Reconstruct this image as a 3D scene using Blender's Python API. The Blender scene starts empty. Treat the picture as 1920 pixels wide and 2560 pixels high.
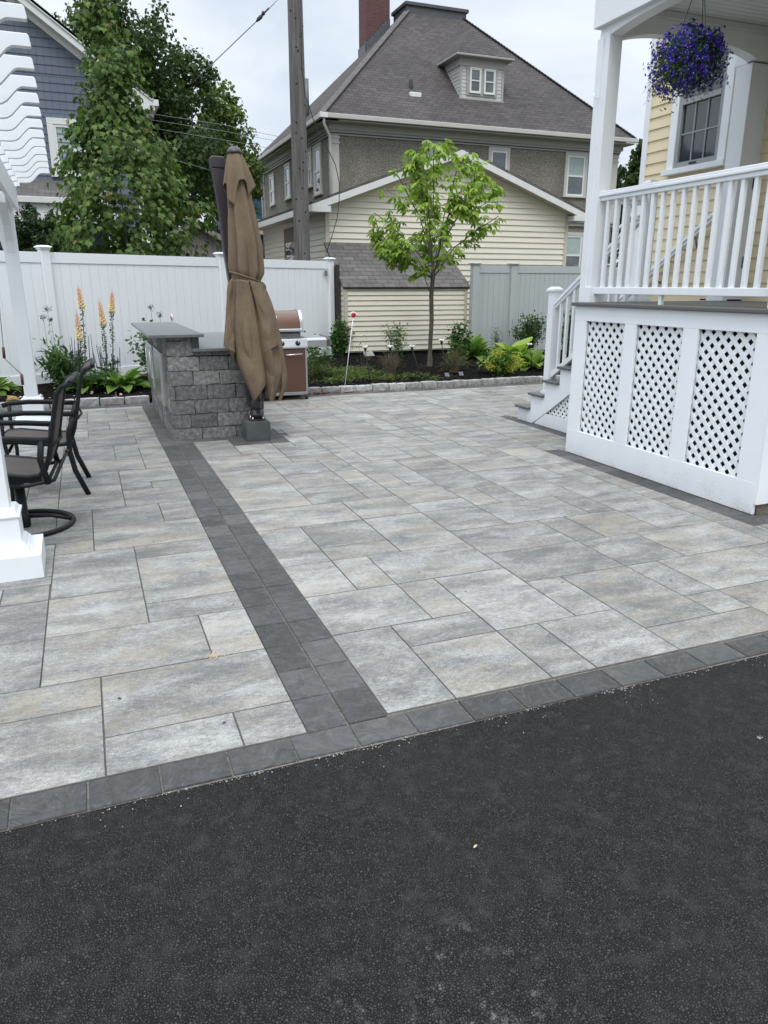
import bpy, math, random
import numpy as np
from mathutils import Matrix, Vector, noise
R = math.radians
random.seed(7); RNG = np.random.default_rng(7)
SC = bpy.context.scene
COL = SC.collection
# ------------------------------------------------------------------ camera
CW, CH, CF, CAMH = 1920.0, 2560.0, 1850.0, 1.58
PITCH = R(17.068); YAW = R(21.415)
_fh = np.array([math.sin(YAW), math.cos(YAW), 0.]); _r = np.array([math.cos(YAW), -math.sin(YAW), 0.])
_u0 = np.array([0, 0, 1.]); _fw = _fh*math.cos(PITCH)-_u0*math.sin(PITCH); _up = _u0*math.cos(PITCH)+_fh*math.sin(PITCH)
_C = np.array([0, 0, CAMH])
def at(px, py, Y):
    d = _fw*CF+_r*(px-960)+_up*(1280-py); return _C+d*(Y/d[1])
def atz(px, py, z=0.0):
    d = _fw*CF+_r*(px-960)+_up*(1280-py); return _C+d*((z-CAMH)/d[2])
cam = bpy.data.cameras.new('camera'); camo = bpy.data.objects.new('camera', cam); COL.objects.link(camo)
cam.sensor_fit = 'VERTICAL'; cam.sensor_height = 36.0; cam.lens = 36.0*CF/CH
cam.clip_start = 0.05; cam.clip_end = 2000
camo.location = (0, 0, CAMH); camo.rotation_euler = (R(90)-PITCH, 0, -YAW)
SC.camera = camo
# ------------------------------------------------------------------ mesh builder
class MB:
    def __init__(s): s.v = []; s.f = []; s.uv = {}; s.c = []; s.T = None; s.n = 0; s.col = (0.5, 0.5, 0.5, 1); s.usecol = False; s.sm = []
    def add(s, vs, fs, uvs=None, smooth=False):
        b = s.n
        if s.T is not None: vs = [tuple(s.T @ Vector(v)) for v in vs]
        s.v.extend(vs); s.c.extend([s.col]*len(vs)); s.n += len(vs)
        for i, f in enumerate(fs):
            if uvs is not None: s.uv[len(s.f)] = uvs[i]
            s.f.append(tuple(b+k for k in f)); s.sm.append(smooth)
        return s
    def box(s, x0, x1, y0, y1, z0, z1):
        vs = [(x0,y0,z0),(x1,y0,z0),(x1,y1,z0),(x0,y1,z0),(x0,y0,z1),(x1,y0,z1),(x1,y1,z1),(x0,y1,z1)]
        a, b, c = x1-x0, y1-y0, z1-z0
        fs = [(0,3,2,1),(4,5,6,7),(0,1,5,4),(1,2,6,5),(2,3,7,6),(3,0,4,7)]
        uv = [[(0,0),(0,b),(a,b),(a,0)],[(0,0),(a,0),(a,b),(0,b)],[(0,0),(a,0),(a,c),(0,c)],[(0,0),(b,0),(b,c),(0,c)],[(0,0),(a,0),(a,c),(0,c)],[(0,0),(b,0),(b,c),(0,c)]]
        return s.add(vs, fs, uv)
    def beam(s, p, q, w, h, up=(0, 0, 1)):
        p, q = Vector(p), Vector(q); d = q-p; L = d.length; d.normalize(); u = Vector(up)
        x = d.cross(u)
        if x.length < 1e-5: x = d.cross(Vector((0, 1, 0)))
        x.normalize(); z = x.cross(d)
        vs = []
        for t in (p, q):
            for a, b in ((-1,-1),(1,-1),(1,1),(-1,1)): vs.append(tuple(t+x*(a*w/2)+z*(b*h/2)))
        return s.add(vs, [(3,2,1,0),(4,5,6,7),(0,1,5,4),(1,2,6,5),(2,3,7,6),(3,0,4,7)])
    def tube(s, pts, r, seg=8, cap=True, smooth=True, flat=None):
        P = [Vector(p) for p in pts]; n = len(P); rs = r if isinstance(r, (list, tuple)) else [r]*n
        vs = []; prev = None
        for i in range(n):
            t = (P[min(i+1, n-1)]-P[max(i-1, 0)])
            if t.length < 1e-9: t = Vector((0, 0, 1))
            t.normalize()
            if prev is None:
                a = Vector((0, 0, 1)) if abs(t.z) < .9 else Vector((1, 0, 0)); x = t.cross(a).normalized()
            else:
                x = prev - t*prev.dot(t)
                x = x.normalized() if x.length > 1e-6 else t.orthogonal().normalized()
            prev = x; y = t.cross(x)
            for k in range(seg):
                a = 2*math.pi*(k+.5*(seg == 4))/seg
                vs.append(tuple(P[i]+x*math.cos(a)*rs[i]+y*math.sin(a)*rs[i]*(flat or 1)))
        fs = [(i*seg+k, i*seg+(k+1) % seg, (i+1)*seg+(k+1) % seg, (i+1)*seg+k) for i in range(n-1) for k in range(seg)]
        s.add(vs, fs, None, smooth); b0 = s.n-len(vs)
        if cap:
            s.f.append(tuple(b0+k for k in reversed(range(seg)))); s.sm.append(False)
            s.f.append(tuple(b0+(n-1)*seg+k for k in range(seg))); s.sm.append(False)
        return s
    def lathe(s, prof, c=(0, 0, 0), seg=24, smooth=True, sx=1, sy=1):
        vs = []; n = len(prof)
        for r, z in prof:
            for k in range(seg):
                a = 2*math.pi*k/seg; vs.append((c[0]+r*math.cos(a)*sx, c[1]+r*math.sin(a)*sy, c[2]+z))
        fs = [(i*seg+k, i*seg+(k+1) % seg, (i+1)*seg+(k+1) % seg, (i+1)*seg+k) for i in range(n-1) for k in range(seg)]
        s.add(vs, fs, None, smooth); b0 = s.n-len(vs)
        if prof[0][0] > 1e-4: s.f.append(tuple(b0+k for k in reversed(range(seg)))); s.sm.append(False)
        if prof[-1][0] > 1e-4: s.f.append(tuple(b0+(n-1)*seg+k for k in range(seg))); s.sm.append(False)
        return s
    def prism(s, poly, O, U, V, t):
        """polygon (u,v) in plane O,U,V extruded by vector t"""
        O, U, V, t = Vector(O), Vector(U), Vector(V), Vector(t); n = len(poly)
        a = [O+U*p[0]+V*p[1] for p in poly]; b = [p+t for p in a]
        fs = [tuple(range(n)), tuple(reversed(range(n, 2*n)))]
        uvs = [[tuple(p) for p in poly], [tuple(poly[i]) for i in reversed(range(n))]]
        for i in range(n):
            j = (i+1) % n; fs.append((i, i+n, j+n, j)); e = math.dist(poly[i], poly[j]); uvs.append([(0, 0), (0, t.length), (e, t.length), (e, 0)])
        return s.add([tuple(p) for p in a+b], fs, uvs)
    def build(s, name, mat, parent=None, bevel=0, tag_=None, solid=0, weld=False):
        me = bpy.data.meshes.new(name); me.from_pydata(s.v, [], s.f); 
        if s.uv:
            ul = me.uv_layers.new(name='UVMap'); 
            for p in me.polygons:
                u = s.uv.get(p.index)
                if u:
                    for k, li in enumerate(p.loop_indices): ul.data[li].uv = u[k]
        if s.usecol:
            ca = me.color_attributes.new('tint', 'FLOAT_COLOR', 'POINT'); ca.data.foreach_set('color', np.array(s.c, dtype=np.float32).ravel())
        me.polygons.foreach_set('use_smooth', s.sm)
        me.materials.append(mat); me.update()
        o = bpy.data.objects.new(name, me); COL.objects.link(o); attach(o, parent)
        if bevel:
            m = o.modifiers.new('bevel', 'BEVEL'); m.width = bevel; m.segments = 2; m.limit_method = 'ANGLE'; m.angle_limit = R(40)
        if tag_: tag(o, *tag_)
        return o
def attach(o, parent):
    if parent is not None:
        o.parent = parent
        if parent.type == 'EMPTY': o.matrix_parent_inverse = (Matrix.Translation(parent.location) @ parent.rotation_euler.to_matrix().to_4x4()).inverted()
def tag(o, label=None, cat=None, group=None, kind=None):
    if label: o['label'] = label
    if cat: o['category'] = cat
    if group: o['group'] = group
    if kind: o['kind'] = kind
    return o
def thing(name, label, cat, loc=(0, 0, 0), group=None):
    o = bpy.data.objects.new(name, None); COL.objects.link(o); o.location = loc; o.empty_display_size = .1
    return tag(o, label, cat, group)
def npmesh(name, V, F, mat, parent=None, C=None, smooth=False):
    me = bpy.data.meshes.new(name); k = F.shape[1]
    me.vertices.add(len(V)); me.vertices.foreach_set('co', V.astype(np.float32).ravel())
    me.loops.add(F.size); me.loops.foreach_set('vertex_index', F.astype(np.int32).ravel())
    me.polygons.add(len(F)); me.polygons.foreach_set('loop_start', np.arange(0, F.size, k, dtype=np.int32)); me.polygons.foreach_set('loop_total', np.full(len(F), k, dtype=np.int32))
    me.polygons.foreach_set('use_smooth', np.full(len(F), smooth))
    me.update(calc_edges=True)
    if C is not None:
        ca = me.color_attributes.new('tint', 'FLOAT_COLOR', 'POINT'); ca.data.foreach_set('color', C.astype(np.float32).ravel())
    me.materials.append(mat); o = bpy.data.objects.new(name, me); COL.objects.link(o); attach(o, parent); return o
def instmesh(name, tv, tf, P, X, Y, Z, S, mat, parent=None, C=None, smooth=False):
    """template tv(n,3), tf(m,k) stamped at P with axes X,Y,Z scaled by S"""
    N = len(P); S = np.asarray(S).reshape(N, -1)
    if S.shape[1] == 1: S = np.repeat(S, 3, 1)
    V = P[:, None, :] + tv[None, :, 0:1]*(X*S[:, 0:1])[:, None, :] + tv[None, :, 1:2]*(Y*S[:, 1:2])[:, None, :] + tv[None, :, 2:3]*(Z*S[:, 2:3])[:, None, :]
    F = (tf[None]+(np.arange(N)*len(tv))[:, None, None]).reshape(-1, tf.shape[1])
    CC = np.repeat(C, len(tv), 0) if C is not None else None
    return npmesh(name, V.reshape(-1, 3), F, mat, parent, CC, smooth)
def frames(D, twist=None):
    """unit dirs D -> (X,Y,Z) with Y along D"""
    D = D/np.linalg.norm(D, axis=1, keepdims=True); a = RNG.normal(size=D.shape)
    if twist is not None: a = np.tile(np.array(twist, float), (len(D), 1))+RNG.normal(size=D.shape)*.35
    Z = a - D*np.sum(a*D, 1, keepdims=True); Z /= np.linalg.norm(Z, axis=1, keepdims=True)
    X = np.cross(D, Z); return X, D, Z
# ------------------------------------------------------------------ materials
def newmat(name):
    m = bpy.data.materials.new(name); m.use_nodes = True; nt = m.node_tree; nt.nodes.clear()
    o = nt.nodes.new('ShaderNodeOutputMaterial'); b = nt.nodes.new('ShaderNodeBsdfPrincipled'); nt.links.new(b.outputs[0], o.inputs[0])
    return m, nt, b, o
class N:
    def __init__(s, nt): s.nt = nt; s.tc = None
    def n(s, t, **k):
        x = s.nt.nodes.new('ShaderNode'+t)
        for a, v in k.items(): setattr(x, a, v)
        return x
    def l(s, a, b): s.nt.links.new(a, b)
    def coord(s, w='Object'):
        if s.tc is None: s.tc = s.n('TexCoord')
        return s.tc.outputs[w]
    def val(s, v, x):
        if hasattr(x, 'links') or isinstance(x, bpy.types.NodeSocket): s.l(x, v)
        else: v.default_value = x
    def mapping(s, vec, scale=(1, 1, 1), loc=(0, 0, 0), rot=(0, 0, 0)):
        m = s.n('Mapping'); s.l(vec, m.inputs[0]); m.inputs['Scale'].default_value = scale; m.inputs['Location'].default_value = loc; m.inputs['Rotation'].default_value = rot; return m.outputs[0]
    def noise(s, vec, scale, det=4, rough=.55, dist=0):
        m = s.n('TexNoise'); s.l(vec, m.inputs['Vector']); m.inputs['Scale'].default_value = scale; m.inputs['Detail'].default_value = det; m.inputs['Roughness'].default_value = rough; m.inputs['Distortion'].default_value = dist; return m.outputs['Fac']
    def vor(s, vec, scale, feat='F1', out='Distance', rnd=1):
        m = s.n('TexVoronoi', feature=feat); s.l(vec, m.inputs['Vector']); m.inputs['Scale'].default_value = scale; m.inputs['Randomness'].default_value = rnd; return m.outputs[out]
    def ramp(s, fac, stops, interp='LINEAR'):
        m = s.n('ValToRGB'); s.l(fac, m.inputs[0]); cr = m.color_ramp; cr.interpolation = interp
        while len(cr.elements) > 1: cr.elements.remove(cr.elements[-1])
        for i, (p, c) in enumerate(stops):
            e = cr.elements[0] if i == 0 else cr.elements.new(p)
            e.position = p; c = c if isinstance(c, (tuple, list)) else (c, c, c); e.color = (*c[:3], 1)
        return m.outputs[0]
    def mix(s, fac, a, b, mode='MIX'):
        m = s.n('Mix', data_type='RGBA', blend_type=mode)
        s.val(m.inputs[0], fac)
        for i, x in ((6, a), (7, b)):
            if isinstance(x, (tuple, list)): m.inputs[i].default_value = (*x[:3], 1)
            else: s.l(x, m.inputs[i])
        return m.outputs[2]
    def math(s, op, a, b=0.0, c=None):
        m = s.n('Math', operation=op); s.val(m.inputs[0], a); s.val(m.inputs[1], b)
        if c is not None: s.val(m.inputs[2], c)
        return m.outputs[0]
    def bump(s, h, strength=.3, dist=.01, prev=None):
        m = s.n('Bump'); s.l(h, m.inputs['Height']); m.inputs['Strength'].default_value = strength; m.inputs['Distance'].default_value = dist
        if prev is not None: s.l(prev, m.inputs['Normal'])
        return m.outputs[0]
    def sep(s, v):
        m = s.n('SeparateXYZ'); s.l(v, m.inputs[0]); return m.outputs
    def attr(s, name='tint'):
        m = s.n('Attribute', attribute_name=name); return m.outputs['Color']
def simple(name, col, rough=.6, var=.12, scale=6, bump=0, bscale=60, metal=0, spec=.5, stretch=(1, 1, 1), dirt=0, coat=0, bd=.004):
    m, nt, b, o = newmat(name); g = N(nt); c = g.coord()
    v = g.mapping(c, stretch)
    n1 = g.noise(v, scale, 6, .6)
    lo = tuple(x*(1-var) for x in col); hi = tuple(min(1, x*(1+var)) for x in col)
    cc = g.ramp(n1, [(.3, lo), (.7, hi)])
    if dirt:
        d = g.noise(g.mapping(c, (3, 3, .6)), 2.5, 8, .7); cc = g.mix(g.math('MULTIPLY', g.ramp(d, [(.5, 0), (.75, 1)]), dirt), cc, tuple(x*.55 for x in col))
    g.l(cc, b.inputs['Base Color'])
    b.inputs['Roughness'].default_value = rough; b.inputs['Metallic'].default_value = metal; b.inputs['Specular IOR Level'].default_value = spec
    b.inputs['Coat Weight'].default_value = coat
    if bump: g.l(g.bump(g.noise(v, bscale, 5, .6), bump, bd), b.inputs['Normal'])
    return m
M = {}
M['vinyl'] = simple('white_vinyl', (.73, .75, .77), .42, .02, 2, .03, 30, dirt=.05)
M['paint'] = simple('white_paint', (.72, .74, .76), .5, .03, 3, .12, 25, stretch=(1, 1, 1), dirt=.06)
M['trimw'] = simple('white_trim', (.76, .78, .81), .5, .03, 3, .05, 25)
def mskirt():
    m, nt, b, o = newmat('skirt_board_paint'); g = N(nt); c = g.coord(); z = g.sep(c)[2]; n = g.noise(c, 3, 5, .6); cc = g.ramp(n, [(.3, (.74, .76, .79)), (.7, (.78, .80, .825))])
    sp = g.ramp(g.math('ADD', g.noise(c, 60, 6, .85), g.math('MULTIPLY', g.noise(c, 4, 3, .6), .5)), [(.78, 0), (.90, 1)]); lo = g.ramp(z, [(.0, .75), (.05, .35), (.22, .0)]); cc = g.mix(g.math('MULTIPLY', sp, lo), cc, (.22, .19, .15))
    cc = g.mix(g.math('MULTIPLY', lo, .22), cc, (.45, .43, .38)); g.l(cc, b.inputs['Base Color']); b.inputs['Roughness'].default_value = .5; g.l(g.bump(g.noise(c, 40, 5, .6), .08, .003), b.inputs['Normal']); return m
M['skirt'] = mskirt()
M['grayvinyl'] = simple('gray_vinyl', (.385, .415, .42), .45, .03, 2, .03, 30)
M['cream'] = simple('cream_siding', (.63, .59, .49), .55, .04, 2, .05, 40, stretch=(1, 1, 8), dirt=.05)
M['creamtrim'] = simple('cream_trim', (.46, .43, .34), .55, .04, 2)
M['yellow'] = simple('yellow_clapboard', (.67, .57, .375), .55, .04, 2, .08, 30, stretch=(1, .2, 6))
M['bluesh'] = None
M['housetrim'] = simple('taupe_house_trim', (.30, .285, .27), .6, .05, 2, .05, 20)
M['housetrimlt'] = simple('light_taupe_trim', (.42, .40, .37), .6, .05, 2)
M['deckfloor'] = simple('dark_gray_decking', (.10, .10, .098), .55, .08, 6, .1, 40, stretch=(1, 12, 1))
M['dark'] = simple('dark_shadow_paint', (.02, .02, .02), .8, .1, 4)  # near-black: painted shade on backings and shed gap, own colour of crumbs and sticker
M['blackmetal'] = simple('black_powder_coat', (.008, .009, .011), .45, .1, 20, .03, 300, spec=.3)
M['sling'] = simple('brown_sling_fabric', (.075, .063, .056), .8, .12, 5, .35, 500, stretch=(1, .3, 1), bd=.001)
M['bronze'] = simple('bronze_aluminium', (.035, .027, .033), .4, .08, 6)
M['stainless'] = simple('brushed_stainless', (.62, .62, .62), .3, .06, 5, .03, 300, metal=1, stretch=(.1, .1, 8))
M['copper'] = simple('copper_enamel', (.125, .060, .033), .33, .05, 8, .02, 200, coat=.3)
M['copperdk'] = simple('copper_enamel_door', (.092, .039, .023), .35, .05, 8, coat=.3)
M['castal'] = simple('cast_aluminium', (.20, .21, .21), .45, .06, 8, metal=.6)
M['rubber'] = simple('black_rubber', (.018, .018, .02), .75, .1, 9)
M['chrome'] = simple('chrome', (.75, .75, .75), .18, .02, 8, metal=1)
M['redpl'] = simple('red_reflector', (.42, .008, .02), .3, .05, 9)
M['whitepl'] = simple('white_plastic', (.7, .7, .7), .4, .03, 9)
M['brownpl'] = simple('brown_plastic', (.07, .028, .02), .45, .1, 9)
M['browntrim'] = simple('brown_wood_frame', (.15, .105, .08), .6, .15, 8, .1, 50)
M['gutter'] = simple('white_gutter', (.6, .6, .58), .45, .05, 4, dirt=.2)
M['concfoot'] = simple('gray_concrete', (.068, .073, .075), .85, .14, 9, .5, 70, bd=.006)
M['aggregate'] = simple('concrete_base', (.16, .135, .10), .9, .4, 40, .8, 90, bd=.01)
M['blind'] = simple('window_blind', (.38, .41, .40), .7, .04, 2, stretch=(1, 1, 20))
M['curtain'] = simple('pale_curtain', (.30, .36, .34), .8, .08, 5)
M['wire'] = simple('black_cable', (.015, .015, .017), .6, .05, 9)
M['petal_w'] = simple('pale_stone', (.6, .5, .4), .8, .2, 30)
M['rockm'] = simple('yellow_rock', (.30, .20, .06), .85, .4, 14, .6, 30)
M['redleaf'] = simple('dry_red_leaf', (.20, .045, .03), .8, .3, 50)
M['tan'] = simple('tan_chip', (.65, .52, .33), .8, .2, 50)
M['mat_floor'] = simple('dark_doormat', (.03, .022, .045), .95, .2, 40, .4, 300)
M['bulbglass'] = simple('clear_plastic', (.75, .72, .66), .2, .05, 9)
M['panel'] = simple('solar_cell', (.05, .07, .11), .2, .1, 12, coat=.5)
M['ceil'] = simple('painted_porch_ceiling', (.56, .585, .61), .55, .03, 3)
M['tealp'] = simple('teal_paint', (.03, .09, .13), .6, .1, 3)
M['navy'] = simple('navy_wall', (.03, .035, .06), .6, .1, 3)
M['distside'] = simple('pale_siding', (.45, .46, .46), .7, .06, 3)
def mglass(name, col=(.02, .025, .03), rough=.06):
    m, nt, b, o = newmat(name); g = N(nt)
    g.l(g.ramp(g.noise(g.coord(), 1.3, 4, .6, 1), [(.35, tuple(x*.6 for x in col)), (.7, tuple(x*1.6 for x in col))]), b.inputs['Base Color'])
    b.inputs['Roughness'].default_value = rough; b.inputs['Specular IOR Level'].default_value = .8; b.inputs['Coat Weight'].default_value = .6; b.inputs['Coat Roughness'].default_value = .03
    return m
M['glass'] = mglass('window_glass'); M['glassl'] = mglass('window_glass_grey', (.07, .08, .085))
def mstucco():
    m, nt, b, o = newmat('pebble_stucco'); g = N(nt); c = g.coord()
    n = g.noise(c, 18, 8, .75); n2 = g.noise(g.mapping(c, (1, 1, .4)), .9, 5, .6); f = g.vor(c, 22)
    cc = g.ramp(n, [(.35, (.105, .095, .078)), (.5, (.20, .183, .153)), (.66, (.37, .345, .30))])
    cc = g.mix(g.ramp(n2, [(.4, 0), (.65, .5)]), cc, (.11, .102, .085)); g.l(cc, b.inputs['Base Color']); b.inputs['Roughness'].default_value = .95
    g.l(g.bump(g.math('ADD', n, f), .9, .03), b.inputs['Normal']); return m
M['stucco'] = mstucco()
def mshingle(name, c1, c2, c3, bw=.32, rh=.14, mortar=.006):
    m, nt, b, o = newmat(name); g = N(nt); uv = g.coord('UV'); ob = g.coord('Object')
    br = g.n('TexBrick'); br.offset = .5; br.offset_frequency = 2; g.l(uv, br.inputs['Vector'])
    br.inputs['Color1'].default_value = (*c1, 1); br.inputs['Color2'].default_value = (*c2, 1); br.inputs['Mortar'].default_value = (*[x*.30 for x in c1], 1)
    br.inputs['Scale'].default_value = 1; br.inputs['Mortar Size'].default_value = mortar; br.inputs['Brick Width'].default_value = bw; br.inputs['Row Height'].default_value = rh; br.inputs['Mortar Smooth'].default_value = .3
    n = g.noise(ob, 9, 8, .8); cc = g.mix(g.ramp(n, [(.35, 0), (.75, .8)]), br.outputs['Color'], c3)
    big = g.noise(g.mapping(ob, (1, 1, .5)), .6, 4, .6); cc = g.mix(g.ramp(big, [(.35, 0), (.7, .35)]), cc, tuple(x*.7 for x in c1))
    cell = g.n('TexWhiteNoise'); 
    g.l(cc, b.inputs['Base Color']); b.inputs['Roughness'].default_value = .95; b.inputs['Specular IOR Level'].default_value = .2
    # each row is a wedge: saw-tooth height along v
    s = g.sep(uv)[1]; saw = g.math('FRACT', g.math('DIVIDE', s, rh)); h = g.math('SUBTRACT', g.math('MULTIPLY', g.math('SUBTRACT', 1, saw), .8), g.math('MULTIPLY', br.outputs['Fac'], .5))
    g.l(g.bump(h, .7, .012, g.bump(g.noise(ob, 120, 3, .7), .5, .004)), b.inputs['Normal']); return m
M['roofbrown'] = mshingle('brown_gray_shingles', (.048, .043, .043), (.092, .082, .080), (.115, .103, .098), .30, .165, .012)
M['roofgray'] = mshingle('gray_shingles', (.075, .072, .07), (.15, .138, .13), (.17, .155, .148), .26, .135, .008)
M['bluesh'] = mshingle('blue_wall_shingles', (.125, .143, .180), (.132, .151, .189), (.139, .158, .197), .16, .8, .004)
def mbrick():
    m, nt, b, o = newmat('red_brick'); g = N(nt); uv = g.coord('UV'); br = g.n('TexBrick'); g.l(uv, br.inputs['Vector'])
    br.inputs['Color1'].default_value = (.085, .026, .022, 1); br.inputs['Color2'].default_value = (.135, .042, .036, 1); br.inputs['Mortar'].default_value = (.12, .10, .10, 1)
    br.inputs['Scale'].default_value = 1; br.inputs['Mortar Size'].default_value = .010; br.inputs['Brick Width'].default_value = .21; br.inputs['Row Height'].default_value = .075; br.inputs['Mortar Smooth'].default_value = .2
    cc = g.mix(g.ramp(g.noise(g.coord(), 5, 8, .8), [(.4, 0), (.8, .7)]), br.outputs['Color'], (.09, .04, .04)); g.l(cc, b.inputs['Base Color']); b.inputs['Roughness'].default_value = .9
    g.l(g.bump(g.math('SUBTRACT', 1, br.outputs['Fac']), .8, .01), b.inputs['Normal']); return m
M['brick'] = mbrick()
def mpaver(name, dark=False):
    m, nt, b, o = newmat(name); g = N(nt); c = g.coord(); t = g.sep(g.attr())
    off = g.n('CombineXYZ'); g.l(g.math('MULTIPLY', t[2], 57.0), off.inputs[0]); g.l(g.math('MULTIPLY', t[2], 31.0), off.inputs[1])
    va = g.n('VectorMath', operation='ADD'); g.l(c, va.inputs[0]); g.l(off.outputs[0], va.inputs[1]); v = va.outputs[0]
    if not dark:
        vs = g.mapping(v, (1.0, 2.3, 1)); st = g.noise(vs, 2.6, 6, .62, .5); mo = g.noise(g.mapping(v, (1.1, 1.5, 1)), 13, 12, .92, .2); fine = g.noise(v, 230, 4, .8)
        f = g.math('ADD', g.math('MULTIPLY', st, .50), g.math('MULTIPLY', mo, .50)); g3 = g.noise(g.mapping(v, (1.0, 1.9, 1)), 38, 9, .9, .2); f = g.math('ADD', f, g.math('MULTIPLY', g.math('SUBTRACT', g3, .5), .75)); f = g.math('ADD', f, g.math('MULTIPLY', g.math('SUBTRACT', t[0], .5), .065))
        cc = g.ramp(f, [(.405, (.118, .118, .118)), (.465, (.175, .175, .172)), (.53, (.244, .243, .236)), (.605, (.355, .355, .343))])
        tn = g.noise(g.mapping(v, (1.0, 1.9, 1), (3, 7, 0)), 2.4, 9, .78, .3)
        tf = g.math('MULTIPLY', g.ramp(tn, [(.42, 0), (.68, 1)]), g.math('ADD', g.math('MULTIPLY', t[1], .60), .18)); cc = g.mix(tf, cc, g.mix(mo, (.225, .192, .135), (.42, .365, .27)))
        cc = g.mix(.8, cc, g.ramp(fine, [(.33, .22), (.67, .80)]), 'OVERLAY')
        pits = g.vor(v, 150); cc = g.mix(g.ramp(pits, [(.04, .5), (.14, 0)]), cc, (.13, .13, .13))
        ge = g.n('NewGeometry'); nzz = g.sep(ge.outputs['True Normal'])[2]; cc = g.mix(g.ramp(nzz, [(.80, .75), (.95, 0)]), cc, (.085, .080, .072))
        g.l(cc, b.inputs['Base Color']); b.inputs['Roughness'].default_value = .78; b.inputs['Specular IOR Level'].default_value = .35
        h = g.math('ADD', g.math('MULTIPLY', fine, .25), g.math('MULTIPLY', g.noise(vs, 14, 7, .7, 1.2), .8)); g.l(g.bump(h, .8, .008), b.inputs['Normal'])
    else:
        w = g.noise(v, 9, 4, .55, 1.6); w2 = g.noise(v, 4, 3, .5, 2.2); fine = g.noise(v, 240, 3, .7)
        rid = g.math('ABSOLUTE', g.math('SUBTRACT', g.math('FRACT', g.math('MULTIPLY', w2, 5)), .5)); w = g.math('ADD', g.math('MULTIPLY', w, .6), g.math('MULTIPLY', g.noise(v, 42, 8, .8, .5), .4))
        f = g.math('ADD', g.math('MULTIPLY', w, .72), g.math('MULTIPLY', t[0], .22))
        cc = g.ramp(f, [(.34, (.052, .0515, .051)), (.47, (.078, .0775, .077)), (.64, (.122, .121, .119))])
        cc = g.mix(g.ramp(rid, [(.0, .28), (.09, 0)]), cc, (.17, .17, .168))
        cc = g.mix(g.ramp(g.noise(v, 34, 6, .8), [(.67, 0), (.75, .5)]), cc, (.34, .34, .33))
        cc = g.mix(.35, cc, g.ramp(fine, [(.3, .32), (.7, .7)]), 'OVERLAY')
        g.l(cc, b.inputs['Base Color']); b.inputs['Roughness'].default_value = .7; b.inputs['Specular IOR Level'].default_value = .35
        h = g.math('ADD', g.math('MULTIPLY', fine, .15), g.math('ADD', w, g.math('MULTIPLY', rid, .5))); g.l(g.bump(h, .95, .02), b.inputs['Normal'])
    return m
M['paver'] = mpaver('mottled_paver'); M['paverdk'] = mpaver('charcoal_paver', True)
M['sand'] = simple('joint_sand', (.12, .112, .097), .95, .5, 60, .5, 200)
def masphalt():
    m, nt, b, o = newmat('asphalt'); g = N(nt); c = g.coord()
    wv = g.n('VectorMath', operation='ADD'); g.l(c, wv.inputs[0]); nz = g.n('TexNoise'); g.l(c, nz.inputs['Vector']); nz.inputs['Scale'].default_value = 90
    sc = g.n('VectorMath', operation='SCALE'); g.l(nz.outputs['Color'], sc.inputs[0]); sc.inputs['Scale'].default_value = .006; g.l(sc.outputs[0], wv.inputs[1]); w = wv.outputs[0]
    d = g.vor(w, 150); e = g.vor(w, 150, 'DISTANCE_TO_EDGE'); cid = g.n('TexVoronoi', feature='F1'); g.l(w, cid.inputs['Vector']); cid.inputs['Scale'].default_value = 150
    rnd = g.sep(cid.outputs['Color'])[0]; patch = g.noise(c, 14, 5, .7); big = g.noise(c, 1.6, 4, .6)
    cc = g.ramp(rnd, [(0, (.020, .0195, .019)), (.5, (.043, .042, .0405)), (.9, (.063, .062, .059)), (1, (.082, .080, .076))])
    cc = g.mix(g.ramp(e, [(.03, 1), (.17, 0)]), cc, (.006, .006, .006))
    fi = g.noise(c, 330, 3, .7); cc = g.mix(g.ramp(patch, [(.50, 0), (.72, .35)]), cc, g.mix(g.ramp(fi, [(.36, 0), (.64, 1)]), (.016, .016, .016), (.064, .063, .061)))
    cc = g.mix(g.ramp(big, [(.35, 0), (.65, .25)]), cc, (.046, .0455, .044))
    # dried white mortar dust splashed here and there
    x = g.sep(c); dx = g.math('DIVIDE', g.math('SUBTRACT', x[0], .66), .38); dy = g.math('DIVIDE', g.math('SUBTRACT', x[1], 1.16), .24)
    rr = g.math('ADD', g.math('MULTIPLY', dx, dx), g.math('MULTIPLY', dy, dy)); spot = g.ramp(rr, [(.2, 1), (1.4, 0)])
    st = g.ramp(g.math('ADD', g.noise(c, 30, 7, .85), g.math('MULTIPLY', g.noise(c, 9, 3, .6), .5)), [(.81, 0), (.90, .6)]); cc = g.mix(g.math('MULTIPLY', st, spot), cc, (.26, .255, .24))
    cc = g.mix(g.ramp(g.noise(c, 60, 2, .5), [(.84, 0), (.86, .5)]), cc, (.25, .24, .22))
    g.l(cc, b.inputs['Base Color']); g.l(g.ramp(rnd, [(0, .5), (1, .8)]), b.inputs['Roughness']); b.inputs['Specular IOR Level'].default_value = .22
    h = g.math('ADD', g.math('MULTIPLY', g.ramp(e, [(0, 0), (.25, 1)]), g.math('MULTIPLY', g.math('ADD', rnd, .3), g.ramp(patch, [(.45, 1), (.62, .35)]))), g.math('MULTIPLY', fi, .25)); g.l(g.bump(h, 1.0, .011), b.inputs['Normal']); return m
M['asphalt'] = masphalt()
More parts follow.
